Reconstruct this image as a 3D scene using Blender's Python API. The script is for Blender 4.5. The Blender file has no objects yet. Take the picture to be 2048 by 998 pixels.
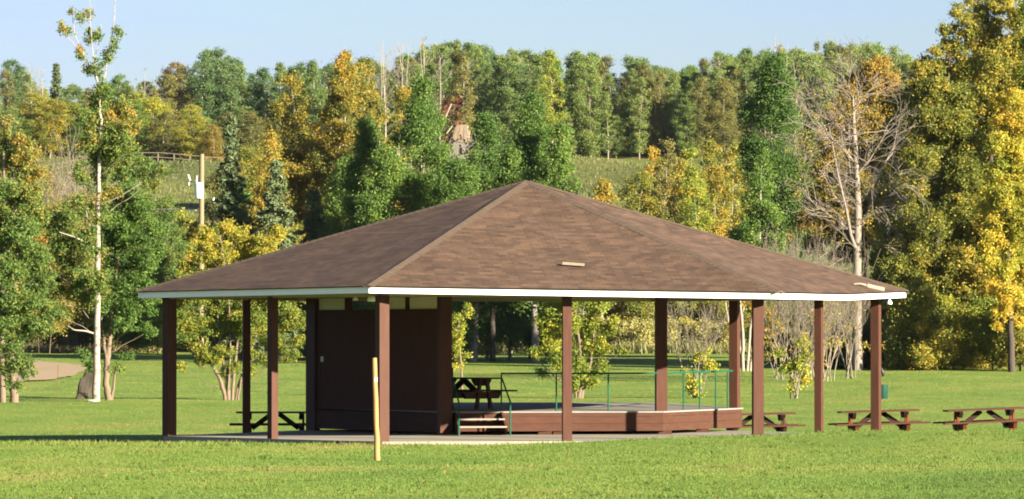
import bpy, math, random
import numpy as np
from mathutils import Vector, Matrix

# ------------------------------------------------------------------ camera, sky, sun, exposure
scn = bpy.context.scene
C = scn.collection
R = math.radians
F = 10100.0            # focal length in photograph pixels (2048 wide)
HZ = 677.0             # horizon row
EYE = 2.27             # eye height above the slab
cam = bpy.data.cameras.new('camera')
camo = bpy.data.objects.new('camera', cam)
C.objects.link(camo)
cam.sensor_width = 36.0
cam.lens = F / 2048.0 * 36.0
cam.clip_start = 1.0
cam.clip_end = 12000.0
camo.location = (0, 0, EYE)
camo.rotation_euler = (R(90) + math.atan((HZ - 499.0) / F), 0, 0)
scn.camera = camo

SUN_EL, SUN_AZ = R(16.5), R(128)       # azimuth from +Y towards +X
world = bpy.data.worlds.new('World')
scn.world = world
world.use_nodes = True
wn = world.node_tree
sky = wn.nodes.new('ShaderNodeTexSky')
sky.sky_type = 'NISHITA'
sky.sun_disc = False
sky.sun_elevation = SUN_EL
sky.sun_rotation = SUN_AZ
sky.air_density = 1.0
sky.dust_density = 0.6
sky.ozone_density = 1.2
# thin high cirrus: brighter, whiter streaks laid over the sky by direction
tc = wn.nodes.new('ShaderNodeTexCoord')
mp = wn.nodes.new('ShaderNodeMapping'); mp.inputs['Scale'].default_value = (9, 9, 60)
mp.inputs['Rotation'].default_value = (0, R(14), 0)
nz = wn.nodes.new('ShaderNodeTexNoise'); nz.inputs['Scale'].default_value = 1.6; nz.inputs['Detail'].default_value = 5
rp = wn.nodes.new('ShaderNodeValToRGB')
rp.color_ramp.elements[0].position = .42; rp.color_ramp.elements[0].color = (0, 0, 0, 1)
rp.color_ramp.elements[1].position = .78; rp.color_ramp.elements[1].color = (.4, .4, .4, 1)
mx = wn.nodes.new('ShaderNodeMix'); mx.data_type = 'RGBA'; mx.inputs[7].default_value = (4.9, 5.4, 5.9, 1)
bg = wn.nodes['Background']
wn.links.new(tc.outputs['Generated'], mp.inputs[0]); wn.links.new(mp.outputs[0], nz.inputs['Vector'])
wn.links.new(nz.outputs[0], rp.inputs[0]); wn.links.new(rp.outputs[0], mx.inputs[0])
tnt = wn.nodes.new('ShaderNodeMix'); tnt.data_type = 'RGBA'; tnt.blend_type = 'MULTIPLY'; tnt.inputs[0].default_value = 1
tnt.inputs[7].default_value = (.385, .43, .62, 1)
wn.links.new(sky.outputs[0], mx.inputs[6]); wn.links.new(mx.outputs[2], tnt.inputs[6]); wn.links.new(tnt.outputs[2], bg.inputs[0])
bg.inputs[1].default_value = 0.05

sl = bpy.data.lights.new('sun', 'SUN')
sl.energy = 5.0
sl.angle = R(0.5)
sl.color = (1.0, 0.88, 0.70)
so = bpy.data.objects.new('sun', sl)
C.objects.link(so)
sdir = Vector((math.sin(SUN_AZ) * math.cos(SUN_EL), math.cos(SUN_AZ) * math.cos(SUN_EL), math.sin(SUN_EL)))
so.rotation_euler = sdir.to_track_quat('Z', 'Y').to_euler()
so.location = (60, -60, 60)

scn.view_settings.view_transform = 'Standard'
scn.view_settings.look = 'None'
scn.view_settings.exposure = 2.6
scn.view_settings.gamma = 1.0
scn.view_settings.use_curve_mapping = False
scn.cycles.filter_width = 1.9
scn.cycles.max_bounces = 6
scn.cycles.diffuse_bounces = 4
scn.cycles.glossy_bounces = 2
scn.cycles.transmission_bounces = 2
scn.cycles.transparent_max_bounces = 4

# ------------------------------------------------------------------ helpers
def WX(px, D): return (px - 1024.0) * D / F
def WZ(py, D): return EYE + (HZ - py) * D / F
def W(px, py, D): return Vector((WX(px, D), D, WZ(py, D)))

_gy = np.array([-600, 0, 40, 71, 95, 105, 113, 118, 124, 132, 145, 165, 185, 205, 260, 330, 365, 400, 480, 560, 640, 720, 900, 1500, 6000.])
_gz = np.array([.6, .6, .25, 0, -.02, -.05, -.08, -.15, -.29, -.32, -.24, -.08, 0, .06, .6, 1.45, 2.3, 4.4, 11.5, 18.2, 25, 29.5, 33, 40, 60.])
TH = 7.7
CX, CY = 0.33, 119.0
def hexpt(rad, a):
    t = R(a + TH)
    return (CX + rad * math.sin(t), CY - rad * math.cos(t))

def ground_np(x, y):
    x = np.asarray(x, float); y = np.asarray(y, float)
    z = np.zeros_like(x)
    for d in (-6, -3, 0, 3, 6):
        k = np.clip((y - 120) / 120, .15, 2.5)
        z = z + np.interp(y + d * k, _gy, _gz) / 5
    b = np.clip((x + .8) / 6.5, 0, 1.3) * .25
    z = z + b * np.exp(-((y - 108.5) / 6.0) ** 2)
    z = z + .025 * np.sin(x * .7 + y * .23) * np.sin(y * .31 + 1) * np.clip((y - 120) / 40, 0.3, 1.5)
    z = z + np.clip((y - 330) / 200, 0, 1) * (1.0 * np.sin(x * .09 + 1.3) * np.sin(y * .05) + .6 * np.sin(x * .21 + y * .13))
    # under the slab the soil lies below the concrete
    ang = np.arctan2(x - CX, -(y - CY)) - R(TH)
    ap = np.hypot(x - CX, y - CY) * np.cos((np.mod(ang + R(30) - R(30), R(60)) - R(30)))
    inside = 1 - np.clip((ap - 7.35) / .5, 0, 1)
    z = np.where(inside > 0, z * (1 - inside) + np.minimum(z, -.1) * inside, z)
    return z
def G(x, y): return float(ground_np(np.array([x]), np.array([y]))[0])

class Geo:
    """collects faces and becomes ONE mesh object"""
    def __init__(s): s.v = []; s.f = {3: [], 4: []}; s.t = {3: [], 4: []}; s.n = 0
    def add(s, v, f, tint=0.5):
        v = np.asarray(v, float).reshape(-1, 3); f = np.asarray(f, int)
        k = f.shape[1]
        s.v.append(v); s.f[k].append(f + s.n)
        t = np.full(len(f), tint) if np.isscalar(tint) else np.asarray(tint, float)
        s.t[k].append(t); s.n += len(v)
    def mesh(s, name, mat, smooth=False, uvs=None):
        me = bpy.data.meshes.new(name)
        V = np.concatenate(s.v) if s.v else np.zeros((0, 3))
        L = []; tot = []; T = []
        for k in (3, 4):
            if s.f[k]:
                a = np.concatenate(s.f[k]); L.append(a.ravel()); tot.append(np.full(len(a), k)); T.append(np.concatenate(s.t[k]))
        L = np.concatenate(L); tot = np.concatenate(tot); T = np.concatenate(T)
        me.vertices.add(len(V)); me.vertices.foreach_set('co', V.astype(np.float32).ravel())
        me.loops.add(len(L)); me.loops.foreach_set('vertex_index', L.astype(np.int32))
        me.polygons.add(len(tot))
        st = np.concatenate([[0], np.cumsum(tot)[:-1]])
        me.polygons.foreach_set('loop_start', st.astype(np.int32))
        at = me.attributes.new('tint', 'FLOAT', 'FACE'); at.data.foreach_set('value', T.astype(np.float32))
        me.polygons.foreach_set('use_smooth', np.full(len(tot), smooth, bool))
        me.update(calc_edges=True)
        if mat is not None: me.materials.append(mat)
        return me
    def build(s, name, mat, parent=None, smooth=False, loc=None):
        o = bpy.data.objects.new(name, s.mesh(name, mat, smooth)); C.objects.link(o)
        if parent is not None: o.parent = parent
        if loc is not None: o.location = loc
        return o
    def box(s, c, size, rz=0.0, rot=None, tint=.5):
        h = np.array(size) / 2
        p = np.array([[x, y, z] for x in (-1, 1) for y in (-1, 1) for z in (-1, 1)], float) * h
        M = np.array(rot if rot is not None else Matrix.Rotation(rz, 3, 'Z'))
        s.add(p @ M.T + np.array(c), [[0, 1, 3, 2], [4, 6, 7, 5], [0, 4, 5, 1], [2, 3, 7, 6], [0, 2, 6, 4], [1, 5, 7, 3]], tint)
    def bar(s, a, b, w, d, up=(0, 0, 1), tint=.5):
        """rectangular board from a to b; w across, d along 'up'"""
        a = Vector(a); b = Vector(b); x = (b - a).normalized(); u = Vector(up)
        y = u.cross(x)
        if y.length < 1e-4: y = Vector((0, 1, 0)).cross(x)
        y.normalize(); z = x.cross(y)
        M = Matrix((x, y, z)).transposed()
        s.box((a + b) / 2, ((b - a).length, w, d), rot=M, tint=tint)
    def tube(s, pts, rad, sides=6, tint=.5, cap=True):
        P = np.asarray(pts, float); n = len(P)
        rad = np.full(n, rad) if np.isscalar(rad) else np.asarray(rad, float)
        T = np.gradient(P, axis=0); T /= np.linalg.norm(T, axis=1)[:, None] + 1e-9
        ref = np.array([0.31, .95, .05]) if abs(T[:, 2]).mean() > .5 else np.array([0, 0, 1.0])
        A = np.cross(T, ref); A /= np.linalg.norm(A, axis=1)[:, None] + 1e-9
        B = np.cross(T, A)
        th = np.linspace(0, 2 * np.pi, sides, endpoint=False)
        V = P[:, None] + rad[:, None, None] * (A[:, None] * np.cos(th)[None, :, None] + B[:, None] * np.sin(th)[None, :, None])
        i = np.arange(n - 1)[:, None] * sides; j = np.arange(sides)[None]; j2 = (j + 1) % sides
        f = np.stack([i + j, i + j2, i + sides + j2, i + sides + j], -1).reshape(-1, 4)
        s.add(V.reshape(-1, 3), f, tint)
        if cap and sides >= 4:
            for k, flip in ((0, 1), (n - 1, 0)):
                c = P[k]; vv = np.concatenate([V[k], c[None]])
                ff = [[q, (q + 1) % sides, sides] if not flip else [(q + 1) % sides, q, sides] for q in range(sides)]
                s.add(vv, ff, tint)
    def prism(s, poly, z0, z1, tint=.5):
        """vertical prism of a convex polygon; z0/z1 number or list"""
        n = len(poly)
        a = [z0] * n if np.isscalar(z0) else z0; b = [z1] * n if np.isscalar(z1) else z1
        V = [(p[0], p[1], a[i]) for i, p in enumerate(poly)] + [(p[0], p[1], b[i]) for i, p in enumerate(poly)]
        s.add(V, [[i, (i + 1) % n, n + (i + 1) % n, n + i] for i in range(n)], tint)
        s.add(V, [[n, n + i, n + i + 1] for i in range(1, n - 1)] + [[0, i + 1, i] for i in range(1, n - 1)], tint)

def tag(o, label=None, cat=None, group=None, kind=None):
    if label: o['label'] = label
    if cat: o['category'] = cat
    if group: o['group'] = group
    if kind: o['kind'] = kind
    return o
def thing(name, loc, label, cat, group=None, rz=0.0):
    o = bpy.data.objects.new(name, None); C.objects.link(o)
    o.location = loc; o.rotation_euler = (0, 0, rz)
    o.empty_display_size = .2
    return tag(o, label, cat, group)
def copy_tree(o, parent=None):
    c = o.copy(); C.objects.link(c)
    if parent is not None: c.parent = parent
    for ch in list(o.children): copy_tree(ch, c)
    return c

# ------------------------------------------------------------------ materials
def mat_new(name):
    m = bpy.data.materials.new(name); m.use_nodes = True
    n = m.node_tree.nodes; return m, n, m.node_tree.links, n['Principled BSDF']
def ramp(n, stops, interp='LINEAR'):
    r = n.new('ShaderNodeValToRGB'); e = r.color_ramp.elements
    r.color_ramp.interpolation = interp
    while len(e) < len(stops): e.new(.5)
    for k, (p, c) in enumerate(stops):
        e[k].position = p; e[k].color = (*c, 1)
    return r
def paint(name, c, rough=.6, var=.25, scale=6.0, stretch=(1, 1, 1), bump=.15, spec=.3, c2=None):
    m, n, l, b = mat_new(name)
    t = n.new('ShaderNodeTexCoord'); mpn = n.new('ShaderNodeMapping'); mpn.inputs['Scale'].default_value = stretch
    z = n.new('ShaderNodeTexNoise'); z.inputs['Scale'].default_value = scale; z.inputs['Detail'].default_value = 8; z.inputs['Roughness'].default_value = .65
    l.new(t.outputs['Object'], mpn.inputs[0]); l.new(mpn.outputs[0], z.inputs['Vector'])
    d = tuple(x * (1 - var) for x in c); h = tuple(min(1, x * (1 + var)) for x in c)
    stops = [(.25, d), (.55, c), (.75, h)]
    if c2: stops.append((.86, c2))
    r = ramp(n, stops); l.new(z.outputs[0], r.inputs[0]); l.new(r.outputs[0], b.inputs['Base Color'])
    b.inputs['Roughness'].default_value = rough; b.inputs['Specular IOR Level'].default_value = spec
    if bump:
        bm = n.new('ShaderNodeBump'); bm.inputs['Strength'].default_value = bump; bm.inputs['Distance'].default_value = .02
        l.new(z.outputs[0], bm.inputs['Height']); l.new(bm.outputs[0], b.inputs['Normal'])
    return m
M = {}
M['post'] = paint('brown_paint', (.050, .0205, .0122), .7, .22, 5, (3, 3, .5), c2=(.11, .06, .042), spec=.15)
M['skirt'] = paint('skirt_paint', (.048, .0215, .0135), .8, .25, 3, (1, 1, 4), c2=(.085, .055, .04), spec=.1)
M['wall'] = paint('wall_paint', (.058, .0255, .0165), .85, .2, 3, (3, 3, .4), spec=.08)
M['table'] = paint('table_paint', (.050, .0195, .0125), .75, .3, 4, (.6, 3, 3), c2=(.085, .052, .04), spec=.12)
M['table_shade'] = paint('table_shaded_paint', (.020, .010, .008), .8, .3, 4, (.6, 3, 3), spec=.1)  # table brown darkened: shade under the top put into head block and brace colour
M['table_end'] = paint('orange_stain', (.095, .031, .013), .75, .2, 4, spec=.1)
M['white'] = paint('white_trim', (.78, .78, .76), .5, .05, 3, (1, 1, 1), .05)
M['cream'] = paint('cream_panel', (.62, .57, .39), .8, .06, 3)
M['soffit'] = paint('soffit_board', (0.295, 0.248, 0.127), .8, .12, 2, (6, .4, 1))
M['deck'] = paint('deck_board', (.155, .148, .132), .9, .18, 2, (.5, 6, 1), spec=.05)
M['concrete'] = paint('concrete', (.21, .195, .165), .9, .18, 1.3, spec=.05)
M['tread'] = paint('tread_wood', (.17, .15, .125), .8, .2, 5)
M['green'] = paint('green_pipe', (.007, .060, .034), .7, .2, 8, bump=0, spec=.1)
M['darkgreen'] = paint('bin_green', (.005, .034, .025), .6, .2, 6, bump=0, spec=.15)
M['black'] = paint('black_metal', (0.0134, 0.0147, 0.0147), .5, .2, 6, bump=0)
M['stake'] = paint('peeled_wood', (.24, .135, .046), .75, .25, 5, (6, 6, .7), c2=(.32, .23, .12))
M['pole'] = paint('pole_wood', (0.13, 0.108, 0.060), .8, .2, 4, (5, 5, .4))
M['grey_metal'] = paint('pale_grey_metal', (.46, .48, .50), .5, .05, 4, bump=0)
M['stick'] = paint('dry_stick', (.17, .14, .10), .8, .15, 8)
M['lamp_glass'] = paint('lamp_glass', (.8, .78, .72), .25, .05, 4, bump=0)
M['rock'] = paint('dark_rock', (0.0369, 0.0301, 0.0214), .9, .4, 3, bump=.6)
M['palestone'] = paint('pale_stone', (0.241, 0.228, 0.201), .9, .2, 4, bump=.4)
M['old_board'] = paint('weathered_board', (.17, .12, .07), .85, .3, 2.5, (4, 1, .5), c2=(.22, .18, .13))
M['old_grey'] = paint('grey_board', (.10, .088, .075), .85, .35, 2.5, (4, 1, .5))
M['fence'] = paint('fence_wood', (.11, .095, .07), .85, .2, 2)
M['rust'] = paint('rusty_rod', (0.0804, 0.0402, 0.0201), .8, .3, 5)
M['bark_brown'] = paint('brown_bark', (0.114, 0.0838, 0.057), .9, .4, 7, (4, 4, .8), .5)
M['bark_grey'] = paint('grey_bark', (0.147, 0.124, 0.101), .9, .3, 6, (4, 4, .7), .5)
M['bark_pale'] = paint('pale_bark', (0.19, 0.165, 0.125), .85, .22, 5, (2, 2, 1.5), .3)
M['bark_dark'] = paint('dark_bark', (0.0402, 0.0322, 0.0241), .9, .4, 7, (4, 4, .8), .5)
M['twig'] = paint('twig_bark', (.155, .13, .095), .9, .3, 6, bump=0)
def birch_mat():
    m, n, l, b = mat_new('white_birch_bark')
    t = n.new('ShaderNodeTexCoord'); mp1 = n.new('ShaderNodeMapping'); mp1.inputs['Scale'].default_value = (2.2, 2.2, 5)
    z = n.new('ShaderNodeTexNoise'); z.inputs['Scale'].default_value = 1.3; z.inputs['Detail'].default_value = 6; z.inputs['Roughness'].default_value = .7
    l.new(t.outputs['Object'], mp1.inputs[0]); l.new(mp1.outputs[0], z.inputs['Vector'])
    r = ramp(n, [(.37, (.05, .04, .03)), (.43, (.16, .13, .10)), (.50, (.19, .165, .13)), (.75, (.25, .225, .185))])
    l.new(z.outputs[0], r.inputs[0]); l.new(r.outputs[0], b.inputs['Base Color']); b.inputs['Roughness'].default_value = .7
    return m
M['birch'] = birch_mat()

LEAFM = {}
def leaf_mat(name, stops, trans=.54, rough=.6, k=1.30):
    stops = [(p, tuple(min(.6, x * k) for x in c)) for p, c in stops]
    m, n, l, b = mat_new('leaf_' + name)
    a = n.new('ShaderNodeAttribute'); a.attribute_name = 'tint'
    r = ramp(n, stops); 
    oi = n.new('ShaderNodeObjectInfo')
    mm = n.new('ShaderNodeMath'); mm.operation = 'MULTIPLY_ADD'; mm.inputs[1].default_value = .30; mm.inputs[2].default_value = -.15
    ad = n.new('ShaderNodeMath'); ad.operation = 'ADD'
    l.new(oi.outputs['Random'], mm.inputs[0]); l.new(mm.outputs[0], ad.inputs[0]); l.new(a.outputs['Fac'], ad.inputs[1])
    l.new(ad.outputs[0], r.inputs[0])
    l.new(r.outputs[0], b.inputs['Base Color']); b.inputs['Roughness'].default_value = rough
    b.inputs['Specular IOR Level'].default_value = .3
    tr = n.new('ShaderNodeBsdfTranslucent'); mixs = n.new('ShaderNodeMixShader'); mixs.inputs[0].default_value = trans
    l.new(r.outputs[0], tr.inputs[0]); l.new(b.outputs[0], mixs.inputs[1]); l.new(tr.outputs[0], mixs.inputs[2])
    l.new(mixs.outputs[0], n['Material Output'].inputs[0])
    LEAFM[name] = m
    return m
GRN = [(0, (.038, .078, .016)), (.35, (.075, .135, .024)), (.65, (.120, .185, .032)), (.85, (.20, .22, .040)), (1, (.36, .27, .04))]
leaf_mat('green', GRN)
leaf_mat('bluegreen', [(0, (.040, .078, .030)), (.4, (.072, .125, .042)), (.75, (.115, .165, .055)), (1, (.19, .20, .06))])
leaf_mat('autumn_green', [(0, (.042, .080, .018)), (.45, (.085, .140, .028)), (.68, (.14, .165, .034)), (.84, (.22, .175, .036)), (1, (.31, .175, .036))])
leaf_mat('gold', [(0, (.065, .088, .016)), (.3, (.125, .130, .022)), (.6, (.23, .185, .028)), (.85, (.36, .24, .035)), (1, (.42, .22, .03))])
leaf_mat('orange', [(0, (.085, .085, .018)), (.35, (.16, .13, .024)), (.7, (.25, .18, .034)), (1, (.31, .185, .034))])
leaf_mat('yellow', [(0, (.065, .105, .016)), (.35, (.12, .15, .022)), (.6, (.22, .21, .028)), (1, (.36, .285, .035))])
leaf_mat('yellowgreen', [(0, (.060, .100, .016)), (.35, (.125, .170, .024)), (.65, (.24, .25, .030)), (.88, (.36, .31, .035)), (1, (.40, .27, .03))])
leaf_mat('olivegold', [(0, (.060, .080, .016)), (.35, (.120, .140, .023)), (.6, (.20, .19, .028)), (.8, (.34, .245, .032)), (1, (.45, .27, .03))])
leaf_mat('olive', [(0, (.060, .068, .020)), (.4, (.115, .120, .032)), (.75, (.18, .165, .046)), (1, (.27, .20, .06))])
leaf_mat('farwood', [(0, (.060, .100, .026)), (.4, (.105, .155, .040)), (.75, (.165, .205, .052)), (1, (.26, .25, .06))])
leaf_mat('brownleaf', [(0, (.09, .075, .03)), (.5, (.18, .13, .055)), (1, (.30, .15, .05))])
leaf_mat('redleaf', [(0, (.09, .045, .03)), (.5, (.18, .07, .045)), (1, (.26, .10, .05))])
leaf_mat('spruce', [(0, (.034, .052, .021)), (.5, (.060, .083, .031)), (1, (.098, .118, .045))], trans=.1)
leaf_mat('drygrass', [(0, (.085, .095, .026)), (.5, (.17, .145, .055)), (1, (.30, .235, .12))], trans=.2, k=1.0)
leaf_mat('brush', [(0, (.10, .105, .028)), (.5, (.19, .175, .05)), (1, (.32, .26, .09))], trans=.2)
leaf_mat('lawn', [(0, (.042, .084, .012)), (.35, (.070, .124, .017)), (.7, (.106, .152, .023)), (.9, (.142, .158, .035)), (1, (.17, .14, .045))], trans=.38, rough=.7, k=1.0)
leaf_mat('fallen', [(0, (.06, .035, .015)), (.5, (.12, .065, .025)), (1, (.20, .14, .05))], trans=.1, k=1.0)
leaf_mat('meadow', [(0, (.055, .070, .018)), (.5, (.095, .105, .026)), (1, (.15, .14, .045))], trans=.2, k=1.0)

def ground_mat():
    m, n, l, b = mat_new('turf_and_field')
    g = n.new('ShaderNodeNewGeometry'); sx = n.new('ShaderNodeSeparateXYZ'); l.new(g.outputs['Position'], sx.inputs[0])
    def noise(scale, det, st=(1, 1, 1)):
        mpn = n.new('ShaderNodeMapping'); mpn.inputs['Scale'].default_value = st; l.new(g.outputs['Position'], mpn.inputs[0])
        z = n.new('ShaderNodeTexNoise'); z.inputs['Scale'].default_value = scale; z.inputs['Detail'].default_value = det; z.inputs['Roughness'].default_value = .65
        l.new(mpn.outputs[0], z.inputs['Vector']); return z
    a = noise(.35, 6, (1, .35, 1)); bz = noise(5, 5); cz = noise(.06, 4)
    ra = ramp(n, [(.28, (.072, .126, .016)), (.48, (.106, .158, .023)), (.62, (.145, .172, .030)), (.76, (.180, .162, .046))]); l.new(a.outputs[0], ra.inputs[0])
    rb = ramp(n, [(.3, (.72, .74, .72)), (.7, (1.22, 1.2, 1.18))]); l.new(bz.outputs[0], rb.inputs[0])
    mu = n.new('ShaderNodeMix'); mu.data_type = 'RGBA'; mu.blend_type = 'MULTIPLY'; mu.inputs[0].default_value = 1
    l.new(ra.outputs[0], mu.inputs[6]); l.new(rb.outputs[0], mu.inputs[7])
    # wild meadow further up the slope
    rc = ramp(n, [(.3, (.070, .090, .020)), (.5, (.098, .108, .028)), (.7, (.13, .122, .042))]) if 1 else ramp(n, [(.3, (0.094, 0.111, 0.025)), (.5, (0.127, 0.134, 0.035)), (.7, (0.168, 0.147, 0.050))]); l.new(noise(.12, 7, (1, .4, 1)).outputs[0], rc.inputs[0])
    mr = n.new('ShaderNodeMapRange'); mr.inputs[1].default_value = 322; mr.inputs[2].default_value = 345
    l.new(sx.outputs[1], mr.inputs[0])
    m2 = n.new('ShaderNodeMix'); m2.data_type = 'RGBA'
    l.new(mr.outputs[0], m2.inputs[0]); l.new(mu.outputs[2], m2.inputs[6]); l.new(rc.outputs[0], m2.inputs[7])
    l.new(m2.outputs[2], b.inputs['Base Color']); b.inputs['Roughness'].default_value = .9; b.inputs['Specular IOR Level'].default_value = .1
    bm = n.new('ShaderNodeBump'); bm.inputs['Strength'].default_value = .4; bm.inputs['Distance'].default_value = .03
    l.new(bz.outputs[0], bm.inputs['Height']); l.new(bm.outputs[0], b.inputs['Normal'])
    return m
M['ground'] = ground_mat()
M['dirt'] = paint('dirt', (.225, .165, .088), .95, .2, .8, bump=.3)

def shingle_mat():
    m, n, l, b = mat_new('asphalt_shingles')
    u = n.new('ShaderNodeUVMap'); u.uv_map = 'UVMap'
    def bricks(w, h, c1, c2, off):
        br = n.new('ShaderNodeTexBrick'); br.offset = off; br.squash = 1.0
        br.inputs['Scale'].default_value = 1; br.inputs['Brick Width'].default_value = w; br.inputs['Row Height'].default_value = h
        br.inputs['Mortar Size'].default_value = .004; br.inputs['Mortar Smooth'].default_value = .3; br.inputs['Bias'].default_value = .0
        br.inputs['Color1'].default_value = (*c1, 1); br.inputs['Color2'].default_value = (*c2, 1)
        br.inputs['Mortar'].default_value = (.056, .036, .024, 1)
        l.new(u.outputs[0], br.inputs['Vector']); return br
    br = bricks(.22, .15, (.052, .0325, .0205), (.083, .0525, .0325), .37)
    br2 = bricks(.61, .15, (.84, .83, .84), (1.14, 1.12, 1.09), .61)
    z = n.new('ShaderNodeTexNoise'); z.inputs['Scale'].default_value = .9; z.inputs['Detail'].default_value = 6; l.new(u.outputs[0], z.inputs['Vector'])
    r = ramp(n, [(.3, (.74, .72, .72)), (.55, (1, 1, 1)), (.75, (1.15, 1.12, 1.08))]); l.new(z.outputs[0], r.inputs[0])
    a = n.new('ShaderNodeMix'); a.data_type = 'RGBA'; a.blend_type = 'MULTIPLY'; a.inputs[0].default_value = 1
    c = n.new('ShaderNodeMix'); c.data_type = 'RGBA'; c.blend_type = 'MULTIPLY'; c.inputs[0].default_value = 1
    l.new(br.outputs[0], a.inputs[6]); l.new(br2.outputs[0], a.inputs[7]); l.new(a.outputs[2], c.inputs[6]); l.new(r.outputs[0], c.inputs[7])
    l.new(c.outputs[2], b.inputs['Base Color']); b.inputs['Roughness'].default_value = .9; b.inputs['Specular IOR Level'].default_value = .2
    bm = n.new('ShaderNodeBump'); bm.inputs['Strength'].default_value = .5; bm.inputs['Distance'].default_value = .02; bm.invert = True
    l.new(br.outputs['Fac'], bm.inputs['Height']); l.new(bm.outputs[0], b.inputs['Normal'])
    return m
M['shingle'] = shingle_mat()
M['hipcap'] = paint('hip_cap', (.060, .041, .026), .9, .2, 5)

# ------------------------------------------------------------------ ground, path, slab
def build_ground():
    xs = np.concatenate([np.linspace(-1500, -320, 8), np.linspace(-300, -44, 40), np.arange(-42, -20, 1.0), np.arange(-20, 20, .4), np.arange(20, 42, 1.0), np.linspace(44, 300, 40), np.linspace(320, 1500, 8)])
    ys = np.concatenate([np.linspace(-300, 20, 10), np.arange(30, 66, 3.0), np.arange(68, 140, .45), np.arange(140, 220, 1.2), np.arange(220, 420, 3), np.arange(420, 800, 8), np.linspace(820, 2000, 12)])
    X, Y = np.meshgrid(xs, ys); Z = ground_np(X, Y)
    nx, ny = len(xs), len(ys)
    g = Geo(); i = np.arange(ny - 1)[:, None] * nx; j = np.arange(nx - 1)[None]
    f = np.stack([i + j, i + j + 1, i + nx + j + 1, i + nx + j], -1).reshape(-1, 4)
    g.add(np.stack([X, Y, Z], -1).reshape(-1, 3), f)
    o = g.build('ground', M['ground'], smooth=True)
    tag(o, kind='structure')
build_ground()

def build_path():
    g = Geo(); rng = np.random.default_rng(3)
    D = np.linspace(228, 292, 40)
    right = np.interp(D, [228, 233, 240, 250, 262, 275, 292], [40, 95, 135, 158, 172, 165, 60]) + rng.normal(0, 3, 40)
    V = []
    for d, r in zip(D, right):
        for k in range(12):
            x = WX(-260 + (r + 260) * k / 11, d); V.append((x, d, G(x, d) + .06))
    f = [[a * 12 + k, a * 12 + k + 1, a * 12 + k + 13, a * 12 + k + 12] for a in range(39) for k in range(11)]
    g.add(V, f); tag(g.build('path', M['dirt'], smooth=True), kind='structure')
build_path()

def build_slab():
    g = Geo(); g.prism([hexpt(8.55, a) for a in (-90, -30, 30, 90, 150, 210)][::1], -.16, 0.0)
    tag(g.build('pavement', M['concrete']), kind='structure')
build_slab()

def build_haze():
    m = bpy.data.materials.new('haze_air'); m.use_nodes = True; nt = m.node_tree
    nt.nodes.remove(nt.nodes['Principled BSDF'])
    v = nt.nodes.new('ShaderNodeVolumePrincipled'); v.inputs['Color'].default_value = (.80, .88, 1.0, 1); v.inputs['Density'].default_value = HAZE; v.inputs['Anisotropy'].default_value = .3
    nt.links.new(v.outputs[0], nt.nodes['Material Output'].inputs['Volume'])
    g = Geo(); g.box((0, 850, 34), (3200, 2500, 74)); o = g.build('haze', m); tag(o, kind='stuff')
    o['label'] = 'thin pale haze in the air over the whole valley'; o['category'] = 'haze'
HAZE = 0.00002
build_haze()

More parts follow.
